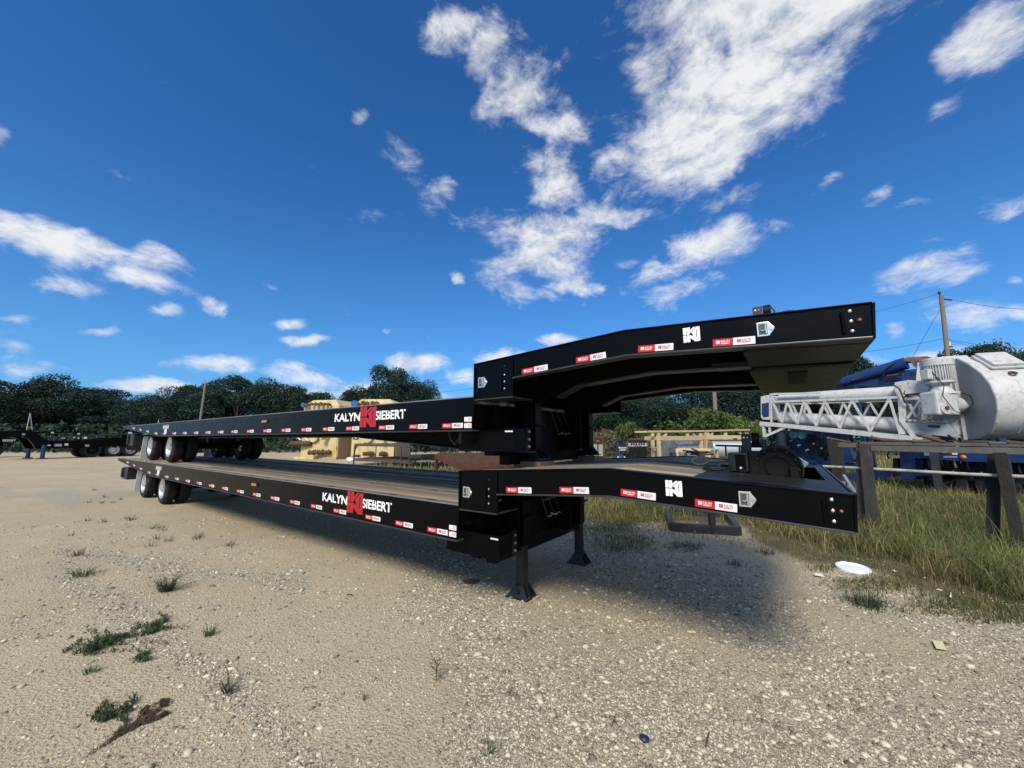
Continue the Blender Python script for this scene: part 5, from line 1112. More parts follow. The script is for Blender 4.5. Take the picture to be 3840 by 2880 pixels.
def chair(x0, x1, y0, y1, D, label, txt2):
    a, b = P(*C6(x0, y1), D), P(*C6(x1, y1), D); F, e, n = onplane(a, b); t = thing('folding_chair', label, 'folding chair', Vector((a.x, a.y, 0)), 'folding chairs by the grill'); w = (b-a).length
    zt = F(*C6(x0, y0)).z; zb_ = a.z; mid = (Vector((a.x, a.y, 0))+Vector((b.x, b.y, 0)))/2
    m = MB(); m.hexa(mid+UPV*(zt+zb_)/2, e*w/2, n*.015, UPV*(zt-zb_)/2); bk = m.build('backrest', M_fabric, t, bevel=.01)
    m = MB(); h = (zt-zb_)
    kn_logo(m, mid-e*w*.46-n*.02+UPV*(zb_+h*.34), e, UPV, -n, w*.2, h*.2, 0, .002)
    fit_text(m, 'KALYN', mid-e*w*.22-n*.02+UPV*(zb_+h*.34), e, UPV, -n, w*.66, h*.2, .02); fit_text(m, 'SIEBERT', mid-e*w*.46-n*.02+UPV*(zb_+h*.07), e, UPV, -n, w*.9, h*.18, .02); m.build('lettering', M_letter, bk)
    m = MB(); m.hexa(mid-n*.28+UPV*(zb_-.10), e*w*.5, n*.28, UPV*.02); m.build('seat', M_fabric, t)
    for s in (-1, 1):
        m = MB(); m.cyl(mid+e*s*w*.52+UPV*zt, mid+e*s*w*.52-n*.5, .018, n=8); m.build('leg', M_frame, t); m = MB(); m.cyl(mid+e*s*w*.52-n*.55+UPV*(zb_-.1), mid+e*s*w*.52, .018, n=8); m.build('leg', M_frame, t)
        m = MB(); m.bar(mid+e*s*w*.55+UPV*(zb_+h*.3), mid+e*s*w*.55-n*.5+UPV*(zb_+h*.25), .05, .02); m.build('armrest', M_fabric, t)
chair(962, 1180, 712, 912, 23, 'black folding chair with white lettering left of the grill', '')
chair(1815, 1975, 722, 912, 23, 'black folding chair with white lettering partly behind the timber frame', '')
p = P(*C6(932, 910), 23.5); q_ = P(*C6(932, 625), 23.5); m = MB(); m.cyl(Vector((p.x, p.y, 0)), q_, .07, n=12); tag(m.build('blue_post', M_bluedark, None, smooth=40), 'slim blue post beside the left folding chair', 'post')
p = P(*C6(1010, 1085), 21); t = thing('blue_bag', 'dark blue bag with white straps left of the grill', 'bag', Vector((p.x, p.y, 0)))
m = MB(); m.lathe([(.0, 0), (.28, 0), (.33, .15), (.30, .5), (.20, .78), (.0, .86)], Vector((p.x, p.y, 0)), UPV, 18); m.build('body', M_bluedark, t, smooth=60)
for s in (-.14, .2): m = MB(); m.tube([Vector((p.x, p.y, 0))+RT*(s-.05*k/3)-FH*(.34-.03*k)+UPV*(.12+.2*k) for k in range(4)], .03, 6); m.build('strap', M_letter, t, smooth=60)
for x0, x1, lb in ((315, 410, 'left of two grey weathered slabs standing by the upper trailer leg'), (445, 555, 'right of two grey weathered slabs standing by the upper trailer leg')):
    a, b = P(*C6(x0, 1000), 18), P(*C6(x1, 1000), 18); top = P(*C6(x0, 740), 18).z; m = MB(); c = (a+b)/2; m.hexa(Vector((c.x, c.y, top/2)), (b-a)/2, FH*.08, UPV*top/2); tag(m.build('standing_slab', M_concrete, None, bevel=.02), lb, 'slab', 'grey slabs standing by the leg')
t = thing('red_bracket', 'red oxide steel bracket beside the upper trailer leg', 'bracket', (lambda v: Vector((v.x, v.y, 0)))(P(*C6(560, 580), 20)))
def sb(x0, y0, x1, y1, nm): a, b = P(*C6(x0, y1), 20), P(*C6(x1, y0), 20); c = (a+b)/2; m = MB(); m.hexa(c, RT*abs((b-a).dot(RT))/2, FH*.08, UPV*abs(b.z-a.z)/2); m.build(nm, M_redoxide, t, bevel=.01)
sb(200, 510, 585, 580, 'arm'); sb(530, 320, 588, 508, 'upright'); p = P(*C6(555, 580), 20); m = MB(); m.bar(Vector((p.x, p.y, 0)), Vector((p.x, p.y, p.z)), .1, .1, up=RT); m.build('leg', M_redoxide, t)
# shed
a, b = P(1606, 938, 34), P(1655, 938, 34); F, e, n = onplane(a, b); t = thing('shed', 'small dark shed with brown roof behind the truss end', 'shed', Vector((a.x, a.y, 0))); zt = F(1630, 921).z
m = MB(); c = (Vector((a.x, a.y, 0))+Vector((b.x, b.y, 0)))/2; w = (b-a).length; m.hexa(c+n*1.5+UPV*zt/2, e*w/2, n*1.5, UPV*zt/2); m.build('wall', M_shedwall, t)
m = MB(); z2 = F(1630, 909).z; m.prism([c-e*(w/2+.3)+UPV*zt-n*.3, c-e*(w/2+.3)+UPV*zt+n*3.3, c-e*(w/2+.3)+UPV*z2+n*1.5], e*(w+.6)); m.build('roof', M_roof, t)
m = MB(); m.bar(c-e*(w/2+.3)+UPV*zt-n*.32, c+e*(w/2+.3)+UPV*zt-n*.32, .06, .08); m.build('eave_board', M_ltmetal, t)

# ---------------------------------------------------------------- black chassis trailers on the left
A, B = G(90, 991.5), G(246, 986.5)
F, e, n = onplane(A, B)
CT = thing('chassis_trailer', 'front black chassis trailer with gooseneck and white wheels at the far left', 'trailer', Vector((A.x, A.y, 0)), 'black chassis trailers parked at the left')
def pp(pts, nm, mt, off, dp, par=None, bev=0): m = MB(); m.prism([F(*C3(x, y))+n*off for x, y in pts], n*dp); return m.build(nm, mt, par or CT, bevel=bev)
neck = [(-260, 95), (0, 70), (420, 55), (560, 95), (690, 170), (735, 230), (735, 350), (570, 352), (520, 270), (450, 190), (340, 158), (0, 172), (-260, 190)]
for off in (0, 1.9): pp(neck, 'gooseneck_beam', M_black, off, .22)
pp([(-260, 95), (0, 70), (420, 55), (560, 95), (690, 170), (690, 185), (555, 110), (420, 68), (0, 84), (-260, 108)], 'top_plate', M_black, .2, 1.75)
for off in (0, 1.9): pp([(700, 228), (1500, 215), (1800, 175), (2210, 178), (2210, 300), (1500, 330), (720, 350)], 'frame_beam', M_black, off, .2)
for x in range(800, 2200, 150): pp([(x, 225), (x+30, 225), (x+30, 330), (x, 330)], 'cross_member', M_blackmatte, .2, 1.7)
for off, y in ((.0, 160), (2.0, 160)): pp([(720, y-6), (1500, y-14), (1760, y-44), (2150, y-50), (2150, y-36), (1760, y-28), (1500, y+4), (720, y+10)], 'load_rail', M_flange, off, .2)
pp([(620, 78), (1700, 70), (1700, 92), (620, 100)], 'far_rail', M_black, 2.4, .2)
for x in (740, 1050, 1290, 1700, 2100): pp([(x, 92), (x+26, 92), (x+26, 330), (x, 330)], 'stanchion', M_blackmatte, .1, .2)
for (x0, y0, x1, y1) in ((1170, 165, 1198, 182), (1335, 163, 1388, 192), (1030, 268, 1085, 300), (1355, 285, 1422, 318), (760, 288, 805, 306), (815, 84, 855, 106), (1235, 104, 1275, 122), (2045, 84, 2105, 112), (870, 275, 985, 315), (1240, 172, 1260, 196), (970, 178, 1045, 186)):
    pp([(x0, y0), (x1, y0), (x1, y1), (x0, y1)], 'sticker', M_letter if y1 < 312 and x0 != 870 else M_ltmetal, -.03, .02)
pp([(360, 110), (395, 105), (405, 122), (395, 138), (355, 136), (345, 122)], 'access_cover', M_ltmetal, -.02, .02)
ppm = (F(*C3(437, 505))-F(*C3(437, 350))).length/155
for x, yt, yb in ((437, 350, 505), (668, 352, 516)):
    g0 = G(*C3(x, yb)); m = MB(); m.cyl(Vector((g0.x, g0.y, .05)), Vector((g0.x, g0.y, F(*C3(x, yt-60)).z)), 26*ppm, n=14); l_ = m.build('landing_leg', M_bluedark, CT, smooth=40)
    m = MB(); m.cyl(Vector((g0.x, g0.y, 0)), Vector((g0.x, g0.y, .07)), 58*ppm, n=14); m.build('foot', M_blackmatte, l_, smooth=40)
r = 128*ppm
for x in (1820, 2085, 1480):
    for off, fl in ((.05, 1), (1.7, -1)):
        c = F(*C3(x, 400))+n*(off+.32); c.z = r
        m = MB(); m.lathe([(r*.62, -.3), (r*.8, -.33), (r*.97, -.30), (r, -.26), (r, .26), (r*.97, .30), (r*.8, .33), (r*.62, .3)], c, n, 28); w_ = m.build('wheel', M_tyre, CT, smooth=40)
        m = MB(); m.lathe([(r*.63, -.30*fl), (r*.56, -.22*fl), (r*.50, -.05*fl), (r*.34, -.02*fl), (r*.30, -.12*fl), (.0, -.14*fl)], c, n, 24); m.build('rim', M_rim if x == 1820 or x == 2085 else M_blackmatte, w_, smooth=40)
        for k in range(8):
            q_ = c-n*.03*fl+(e*math.cos(k*.785)+UPV*math.sin(k*.785))*r*.42; m = MB(); m.cyl(q_, q_-n*.03*fl, r*.05, n=6); m.build('lug_nut', M_inkblack, w_)
for x0, x1, y0, y1, mt in ((2050, 2200, 196, 372, M_blackplate), (1330, 1345, 300, 440, M_blackmatte)): pp([(x0, y0), (x1, y0), (x1, y1), (x0, y1)], 'mud_flap', mt, .05, .6)
c = F(*C3(440, 50)); ax = MB()
for dx in (-.05, .25): ax.cyl(c+e*dx*1.0, c+UPV*1.35-e*.02, .03, n=6)
ax.build('stake', M_ltmetal, CT, kind='stuff')
C2 = copy_tree(CT); C2.location = CT.location+n*7.5-e*6.3
tag(C2, 'second black chassis trailer, behind the front one, with white lettering on its beam', 'trailer', 'black chassis trailers parked at the left'); WLOC[C2.name] = C2.location.copy()
m = MB(); F2, e2, n2 = onplane(A+n*7.3, B+n*7.3); a = F2(*C3(35, 235)); fit_text(m, 'SIEBERT', a, e2, UPV, -n2, (F2(*C3(250, 235))-a).length, (F2(*C3(35, 203))-a).length, .02); m.build('lettering', M_letter, C2)
C3_ = copy_tree(CT); C3_.location = CT.location+n*3.5+e*10.2
tag(C3_, 'third black chassis trailer, seen under the upper trailer left of the cream tanks', 'trailer', 'black chassis trailers parked at the left')
gs = MB(); a = P(299, 942, 40); b = P(322, 939, 40); gs.bar(a, b, .5, .22); tag(gs.build('green_bin', M_green, None, bevel=.02), 'bright green steel box on the black chassis behind the trailer tail', 'box')

# ---------------------------------------------------------------- square stand frame under the neck
q = [G(1451, 1147), G(1597, 1157), G(1568, 1118), G(1441, 1112)]
t = thing('base_frame', 'dark square steel stand with uprights, on the ground under the neck', 'steel stand', q[0])
for a, b in ((0, 1), (1, 2), (2, 3), (3, 0)): m = MB(); m.bar(q[a]+UPV*.075, q[b]+UPV*.075, .09, .15); m.build('base_tube', M_frame, t, bevel=.008)
for f, (i, j), w_ in ((.12, (3, 2), .14), (.62, (3, 2), .12)): p = q[i].lerp(q[j], f); m = MB(); m.bar(p+UPV*.1, p+UPV*1.35+RT*.06, w_, .10, up=RT); m.build('upright', M_frame, t, bevel=.008)
p = q[0].lerp(q[1], .62); m = MB(); m.bar(p+UPV*.0, p+UPV*1.3, .10, .09, up=RT); m.build('upright', M_frame, t, bevel=.008)

# ---------------------------------------------------------------- white lattice truss
A, B = P(1647, 948, 15.0), P(1985, 948, 11.3); F, e, n = onplane(A, B); S = lambda x, y: F(*C5(x, y))
t = thing('lattice_truss', 'white lattice truss with two long pipes, resting behind the steel rack', 'truss', Vector((A.x, A.y, 0)))
def mem(a, b, w=.055, nm='brace', off=0.0, mt=None, h=None): m = MB(); m.bar(S(*a)+n*off, S(*b)+n*off, w, h, up=n); return m.build(nm, mt or M_plantwhite, t, bevel=.004)
WD = 1.5
zig = [(245, 892), (320, 1052), (360, 890), (440, 1064), (490, 890), (588, 1080), (655, 886), (772, 1097), (866, 880), (1010, 1122), (1160, 868), (1245, 1145)]
for off in (0, WD):
    mem((235, 892), (1235, 855), .07, 'top_chord', off); mem((150, 1060), (330, 1076), .15, 'bottom_chord', off); mem((330, 1076), (1420, 1186), .15, 'bottom_chord', off)
    for a, b in zip(zig, zig[1:]): mem(a, b, .06, 'brace', off)
    mem((225, 828), (262, 890), .06, 'end_post', off); mem((232, 830), (236, 1050), .06, 'end_post', off); mem((172, 1070), (184, 1165), .09, 'foot_strut', off); mem((190, 1160), (345, 1092), .09, 'foot_strut', off); mem((225, 1070), (222, 1130), .07, 'foot_strut', off)
    mem((1250, 1030), (1350, 1160), .10, 'corner_brace', off)
for k, (x, y) in enumerate(((240, 892), (490, 890), (866, 880), (1220, 858), (330, 1076), (772, 1110), (1240, 1160))): m = MB(); m.bar(S(x, y), S(x, y)+n*WD, .06); m.build('cross_tie', M_plantwhite, t)
m = MB(); m.cyl(S(250, 862)+n*.55, S(1225, 815)+n*.55, .19, .24, n=20); m.build('upper_pipe', M_plantwhite, t, smooth=40)
m = MB(); m.cyl(S(258, 1012)+n*.45, S(1235, 1075)+n*.45, .23, .24, n=20); m.build('lower_pipe', M_plantwhite, t, smooth=40)
m = MB(); m.bar(S(215, 828)+n*.2, S(598, 820)+n*.2, .07); m.build('guard_rail', M_plantwhite, t)
m = MB(); m.prism([S(150, 850), (S(205, 838)), S(222, 850), S(222, 1032), S(165, 1030), S(152, 1010)], n*.8); m.build('end_box', M_plantwhite, t, bevel=.02)
m = MB(); m.prism([S(160, 905)-n*.012, S(216, 895)-n*.012, S(216, 1005)-n*.012, S(176, 1012)-n*.012, S(162, 990)-n*.012], n*.01); m.build('blue_panel', M_bluedark, t)
m = MB(); m.prism([S(1200, 738), S(1300, 722), S(1312, 745), S(1262, 830), S(1285, 850), S(1285, 1145), S(1240, 1145), S(1222, 850), S(1190, 800)], n*WD); m.build('column', M_plantwhite, t, bevel=.01)
m = MB(); m.prism([S(1300, 720), S(1470, 730), S(1470, 830), S(1275, 832)], n*.5); m.build('hood_plate', M_plantwhite, t, bevel=.01)
m = MB(); m.prism([S(1290, 1048), S(1620, 1062), S(1700, 1172), S(1290, 1132)], n*.3); b_ = m.build('base_plate', M_plantgrey, t, bevel=.01)
m = MB(); m.prism([S(1460, 1072)-n*.01, S(1555, 1076)-n*.01, S(1555, 1094)-n*.01, S(1460, 1090)-n*.01], n*.008); m.build('slot', M_inkblack, b_)
mem((1290, 1036), (1620, 1046), .06, 'shelf_rail'); mem((1290, 870), (1450, 862), .07, 'shelf_rail'); mem((1300, 1020), (1400, 880), .06); mem((1310, 900), (1370, 1010), .06); mem((1380, 1010), (1440, 890), .06)
for x in range(1300, 1600, 45): c = S(x, 1038)-n*.035; m = MB(); m.cyl(c, c-n*.02, .02, n=6); m.build('bolt', M_greysteel, t)
hs = MB(); hs.tube([S(1195, 758)-n*.1, S(1250, 790)-n*.15, S(1275, 850)-n*.15, S(1290, 900)-n*.1, S(1340, 905)-n*.1], .022, 7); hs.build('cable', M_hose, t, smooth=60)
hs = MB(); hs.tube([S(1283, 860)-n*.1, S(1310, 835)-n*.12, S(1390, 830)-n*.2, S(1490, 822)-n*.3], .020, 7); hs.build('cable', M_hose, t, smooth=60)
for x in (300, 1480):                                            # trestles carrying the truss
    for off in (.1, WD-.1):
        p = S(x, 1082 if x < 500 else 1180)+n*off; m = MB(); m.bar(Vector((p.x, p.y, 0)), p-UPV*.05, .16, .16, up=e); m.build('trestle_leg', M_frame, t, bevel=.01)
# ---------------------------------------------------------------- white drums with motor and gearbox
fw_ = (RT*-.36-FH*.93).normalized(); gw = (RT*.93-FH*.36).normalized()
O = P(*C5(1752, 1182), 11.0)
def drum_unit(label, motor):
    t = thing('mixing_drum', label, 'mixing drum', Vector((O.x, O.y, 0)), 'white mixing drums')
    pr = [(0, 0), (0, 2.31), (.22, 2.30), (.62, 2.06), (1.0, 1.74), (1.22, 1.42), (1.33, 1.05), (1.30, .72), (1.16, .42), (.92, .16), (.62, .03), (.3, 0)]
    L_ = 1.05
    m = MB(); m.prism([O+fw_*a+UPV*z for a, z in pr], gw*L_); m.build('drum_shell', M_plantwhite, t, smooth=28)
    for s_ in (.015, .52, 1.0):
        m = MB(); m.prism([O+fw_*(a*1.008-.005)+UPV*(z*1.008-.009)+gw*s_ for a, z in pr], gw*.03); m.build('seam_band', M_plantwhite, t)
    m = MB(); m.prism([O+fw_*(a*.985+.004)+UPV*(z*.985+.01)-gw*.012 for a, z in pr], gw*.01); m.build('end_face', M_plantgrey, t)  # drum is white; grey puts the shade of this face into its colour
    sl = Vector(fw_*(1.0-.22)+UPV*(1.74-2.30)).normalized(); nr = Vector(fw_*.56+UPV*.78).normalized()
    c = O+fw_*.62+UPV*2.08+gw*.58; m = MB(); m.hexa(c+nr*.06, sl*.36, gw*.30, nr*.07); m.build('hatch', M_plantwhite, t, bevel=.025)
    m = MB(); m.hexa(c+nr*.01-gw*.0, sl*.40, gw*.34, nr*.035); m.build('hatch_frame', M_plantwhite, t, bevel=.02)
    m = MB(); c2 = O+fw_*1.07+UPV*1.70+gw*.55; m.lathe([(.03, 0), (.075, 0), (.085, .02), (.03, .02)], c2, nr, 16); m.build('lifting_ring', M_redoxide, t)
    m = MB(); m.hexa(O+fw_*.05+UPV*1.15-gw*.05, fw_*.07, gw*.04, UPV*1.17); m.build('mount_plate', M_plantwhite, t, bevel=.006)
    m = MB(); m.prism([O-fw_*.02-gw*.02+UPV*2.3, O-fw_*.02-gw*.02+UPV*1.3, O-fw_*.02-gw*.30+UPV*1.3, O-fw_*.02-gw*.12+UPV*2.3], fw_*.03); m.build('gusset', M_plantwhite, t, bevel=.005)
    m = MB(); m.prism([O-fw_*.02-gw*.02, O-fw_*.02-gw*.02+UPV*.7, O-fw_*.02-gw*.42+UPV*.55], fw_*.03); m.build('gusset', M_plantwhite, t, bevel=.005)
    for z in (.1, .5, .9, 1.4, 1.75, 2.05, 2.25): c = O+fw_*.09-gw*.09+UPV*z; m = MB(); m.cyl(c, c-gw*.02, .022, n=6); m.build('bolt', M_greysteel, t)
    for s in (.2, .85):
        for f_ in (.1, .9): c = O+fw_*f_+gw*s; m = MB(); m.bar(Vector((c.x, c.y, 0)), c+UPV*.02, .14, .14, up=gw); m.build('support_leg', M_bluedark, t)
    if motor:
        c = P(*C5(1557, 745), 10.75); zt = P(*C5(1557, 555), 10.75).z; h = zt-c.z; r = 90*.27604/835*10.75*1.02
        m = MB(); m.lathe([(.0, h), (r*.9, h), (r, h-.03), (r, h*.70), (r*.95, h*.68)], c, UPV, 36); m.build('fan_cover', M_plantwhite, t, smooth=35)
        m = MB(); m.lathe([(r*.82, h*.70), (r*.82, .10), (r*.7, .02), (0, 0)], c, UPV, 36); mt_ = m.build('motor_body', M_plantwhite, t, smooth=35)
        for k in range(36):
            a = 2*math.pi*k/36; d = Vector((math.cos(a), math.sin(a), 0)); q_ = Vector((-d.y, d.x, 0)); m = MB(); m.hexa(c+d*r*.88+UPV*h*.40, d*r*.09, q_*.008, UPV*h*.29); m.build('cooling_fin', M_plantwhite, mt_)
        m = MB(); m.lathe([(r*.95, .06), (r*.95, .0), (r*.6, -.02), (r*.55, -.06)], c, UPV, 24); m.build('flange', M_plantwhite, t, smooth=35)
        m = MB(); m.hexa(c-RT*r*1.02+UPV*h*.35, RT*.09, FH*.10, UPV*.14); m.build('terminal_box', M_plantwhite, t, bevel=.02)
        m = MB(); m.lathe([(r*.45, -.02), (r*.55, -.10), (r*.8, -.26), (r*.95, -.32)], c, UPV, 20); m.build('lantern', M_plantwhite, t, smooth=35)
        g0 = P(*C5(1560, 905), 10.7); k_ = .27604/835*10.7
        m = MB(); m.hexa(g0-RT*10*k_, RT*88*k_, FH*.22, UPV*92*k_); m.build('gearbox', M_plantwhite, t, bevel=.05)
        m = MB(); m.cyl(g0+RT*60*k_-UPV*10*k_, g0+RT*135*k_-UPV*10*k_, 78*k_, 60*k_, n=20); m.build('gear_housing', M_plantwhite, t, smooth=35)
        m = MB(); m.cyl(g0+RT*135*k_-UPV*18*k_, g0+RT*150*k_-UPV*18*k_, 45*k_, n=18); m.build('seal', M_inkblack, t, smooth=35)
        m = MB(); m.cyl(g0+RT*150*k_-UPV*18*k_, g0+RT*215*k_-UPV*18*k_+FH*.1, 36*k_, n=18); m.hexa(g0+RT*232*k_-UPV*22*k_+FH*.1, RT*14*k_, FH*.12, UPV*40*k_); m.build('shaft_bearing', M_plantwhite, t, smooth=35)
        c3 = g0-RT*40*k_-UPV*45*k_-FH*.225; m = MB(); m.cyl(c3, c3-FH*.03, 42*k_, n=20); m.build('cover_disc', M_plantwhite, t, smooth=35); m = MB(); m.cyl(c3-FH*.03+UPV*4*k_, c3-FH*.05+UPV*4*k_, 16*k_, n=14); m.build('shaft_end', M_redoxide, t)
        m = MB(); m.hexa(g0+UPV*85*k_+RT*20*k_, RT*100*k_, FH*.16, UPV*10*k_); m.build('gearbox_flange', M_plantwhite, t, bevel=.01)
        m = MB(); m.tube([c-RT*r*.9+UPV*.3-FH*.1, c-RT*r*.75-FH*.3-UPV*.1, g0-RT*70*k_+UPV*50*k_-FH*.3, g0-UPV*60*k_-FH*.3, g0+RT*60*k_-UPV*85*k_-FH*.28, g0+RT*130*k_-UPV*70*k_-FH*.25], .011, 6); m.build('cable', M_hose, t, smooth=60)
        m = MB(); m.tube([g0+RT*150*k_+UPV*80*k_-FH*.1, g0+RT*175*k_+UPV*60*k_-FH*.2, g0+RT*190*k_-FH*.2, g0+RT*160*k_-UPV*60*k_-FH*.15], .011, 6); m.build('cable', M_hose, t, smooth=60)
    return t
DM1 = drum_unit('white mixing drum with sloping hatch, motor and gearbox beside the truss', True)
dm = drum_unit('second white drum half cut off by the right edge of the view', False); dm.location = dm.location+gw*.9+FH*1.9+UPV*.25
# ---------------------------------------------------------------- blue conveyor with rusty hopper, blue machinery below
A2, B2 = P(1780, 830, 15.5), P(2000, 830, 13.0); F, e, n = onplane(A2, B2); S = lambda x, y: F(*C5(x, y))
t = thing('blue_conveyor', 'blue conveyor boom with rusty hopper lying above the truss', 'conveyor', (lambda v: Vector((v.x, v.y, 0)))(S(1100, 700)))
m = MB(); m.cyl(S(790, 738), S(1290, 588), .17, .22, n=20); m.build('boom_tube', M_blue, t, smooth=40)
m = MB(); m.prism([S(645, 788), S(740, 752), S(800, 745), S(1100, 668), S(1230, 700), S(1200, 770), S(800, 772)], n*.9); m.build('trough', M_bluedark, t, bevel=.01)
m = MB(); m.prism([S(1060, 690), S(1300, 640), S(1470, 620), S(1470, 722), S(1300, 722), S(1080, 760)], n*.25); fr = m.build('side_frame', M_blue, t, bevel=.01)
for x in (1320, 1395): m = MB(); m.prism([S(x, 662)-n*.01, S(x+42, 656)-n*.01, S(x+42, 682)-n*.01, S(x, 688)-n*.01], n*.008); m.build('frame_window', M_inkblack, fr)
m = MB(); m.prism([S(1240, 572), S(1300, 540), S(1455, 532), S(1458, 590), S(1420, 628), S(1375, 632), S(1345, 612), S(1325, 580)], n*.7); M_hop = mat('hopper_rust', (.21, .105, .05), rough=.7, var=.35, vscale=5, dirt=(.03, .045, .10), dscale=3, damt=.4); h_ = m.build('hopper', M_hop, t, bevel=.02)
m = MB()
for k, (x, w_) in enumerate(((1362, 8), (1376, 14), (1396, 14))): m.prism([S(x, 570)-n*.012, S(x+w_, 570)-n*.012, S(x+w_, 606)-n*.012, S(x, 606)-n*.012], n*.008)
m.build('blue_mark', M_blue, h_)
for a, b in (((880, 725), (990, 685)), ((1150, 690), (1280, 680))): m = MB(); m.cyl(S(*a)-n*.15, S(*b)-n*.15, .035, n=8); m.build('hydraulic_rod', M_rust, t)
hs = MB(); hs.tube([S(1225, 590)-n*.2, S(1150, 640)-n*.25, S(1130, 690)-n*.25, S(1180, 715)-n*.25, S(1270, 675)-n*.2], .022, 6); hs.build('hydraulic_hose', M_hose, t, smooth=60)
for x in (760, 785, 810): m = MB(); c = S(x, 740); m.cyl(c-n*.1, c+n*.3, .09, n=12); m.build('roller', M_blue, t, smooth=40)
for x in (900, 1400):
    for o_ in (.0, .7): p = S(x, 765 if x < 1000 else 720)+n*o_; m = MB(); m.bar(Vector((p.x, p.y, 0)), p, .12, .12, up=e); m.build('support_leg', M_bluedark, t)
A3, B3 = P(1665, 1000, 15.6), P(1850, 1000, 13.4); F, e, n = onplane(A3, B3); S = lambda x, y: F(*C5(x, y))
t = thing('blue_machine', 'blue machine base with teal motors under the left part of the truss', 'machine', (lambda v: Vector((v.x, v.y, 0)))(S(500, 1300)))
def sl(pts, nm, mt, off=0, dp=.1, bev=.01): m = MB(); m.prism([S(x, y)+n*off for x, y in pts], n*dp); return m.build(nm, mt, t, bevel=bev)
sl([(270, 1120), (560, 1110), (640, 1160), (640, 1420), (600, 1500), (380, 1480), (280, 1330)], 'hopper_side', M_bluedark, .4, 1.0)
sl([(270, 1130), (330, 1115), (360, 1330), (300, 1330)], 'upright', M_blue); sl([(560, 1110), (620, 1110), (640, 1420), (590, 1420)], 'upright', M_blue)
sl([(640, 1130), (830, 1140), (830, 1185), (640, 1170)], 'beam', M_blue); sl([(780, 1245), (850, 1250), (890, 1340), (880, 1365), (780, 1360)], 'chute', M_blue, -.1, .4); sl([(360, 1330), (890, 1370), (890, 1400), (360, 1360)], 'beam', M_bluedark); sl([(320, 1500), (1190, 1430), (1190, 1480), (340, 1560)], 'skid', M_bluedark, 0, 1.2)
sl([(150, 1188), (190, 1185), (195, 1250), (160, 1250)], 'jack', M_blue, -.1, .15)
M_teal = mat('teal_motor_paint', (.02, .12, .16), rough=.45, var=.2)
for x, y, r_ in ((430, 1155, .15), (492, 1158, .15)): c = S(x, y)-n*.1; m = MB(); m.lathe([(0, -.2), (r_*.7, -.2), (r_, -.14), (r_, .2), (r_*.7, .25), (0, .25)], c, n, 16); m.build('motor', M_teal, t, smooth=40)
for x, y, r_ in ((610, 1225, .22), (640, 1290, .16), (545, 1180, .18)): c = S(x, y); m = MB(); m.lathe([(0, -.2), (r_*.3, -.2), (r_*.3, -.1), (r_, -.1), (r_, .1), (0, .1)], c, n, 18); m.build('pulley', M_blackmatte, t, smooth=40)
for k in range(7): c0 = S(390+60*k, 1200+((k*37) % 90)); m = MB(); m.cyl(c0-n*.12, c0-n*.12+RT*.12+UPV*.05, .03, n=6); m.build('fitting', M_ltmetal, t)
# blue chassis
A4, B4 = P(*C5B(820, 1400), 12.2), P(*C5B(2212, 1420), 9.8); F, e, n = onplane(A4, B4); S = lambda x, y: F(*C5B(x, y))
t = thing('blue_chassis', 'blue trailer chassis with orange lamp behind the steel rack', 'trailer chassis', (lambda v: Vector((v.x, v.y, 0)))(S(820, 1500)))
m = MB(); m.prism([S(820, 1318), S(1570, 1322), S(1800, 1350), S(2500, 1352), S(2500, 1460), S(1800, 1445), S(1560, 1440), S(1000, 1395), S(930, 1440), S(820, 1440)], n*.15); bm_ = m.build('side_beam', M_blue, t, bevel=.01)
m = MB(); m.prism([S(820, 1440), S(990, 1400), S(990, 1640), S(830, 1640)], n*1.6); m.build('end_bracket', M_bluedark, t, bevel=.01)
m = MB(); m.prism([S(740, 1400), S(800, 1400), S(800, 1510), S(740, 1510)], n*.3); m.build('valve_block', M_blackmatte, t, bevel=.01)
pl = [(1000, 1390), (2500, 1470), (2500, 1640), (1000, 1570)]
m = MB(); m.bar(S(1000, 1545)+n*.3, S(2500, 1620)+n*.3, .08, .14); m.build('lower_rail', M_blackmatte, t); m = MB(); m.bar(S(1000, 1405)+n*.3, S(2500, 1470)+n*.3, .08, .06); m.build('upper_rail', M_blackmatte, t)
xs = list(range(1030, 2500, 72))
for k, x in enumerate(xs): m = MB(); y = 1405+(x-1000)*.045; m.bar(S(x, y)+n*.3, S(x+(50 if k % 2 else 20), y+140)+n*.3, .09, .06, up=n); m.build('web_plate', M_blackmatte, t)
m = MB(); m.prism([S(970, 1558), S(1310, 1575), S(1280, 1605), S(980, 1600)], n*.2); m.build('step', M_bluedark, t)
m = MB(); m.hexa(S(1700, 1640)+n*1.0-UPV*.2, e*1.4, n*.5, UPV*.12); m.build('spring_pack', M_blackmatte, t)
for (x0, y0, x1, y1, mt) in ((1092, 1326, 1165, 1368, M_letter), (1300, 1326, 1352, 1340, M_letter), (1365, 1334, 1400, 1350, M_red), (1408, 1340, 1468, 1358, M_letter)): m = MB(); m.prism([S(x0, y0)-n*.008, S(x1, y0+2)-n*.008, S(x1, y1+2)-n*.008, S(x0, y1)-n*.008], n*.006); m.build('sticker', mt, bm_)
m = MB()
for k in range(11): m.prism([S(1312+14*k, 1374)-n*.008, S(1322+14*k, 1374)-n*.008, S(1322+14*k, 1394)-n*.008, S(1312+14*k, 1394)-n*.008], n*.006)
m.build('serial_marks', M_ltmetal, bm_, kind='stuff')
c = S(1535, 1388)-n*.01; m = MB(); m.lathe([(0, .05), (.04, .045), (.06, .02), (.065, 0)], c, -n, 16); m.build('lamp', M_amber, bm_, smooth=50)
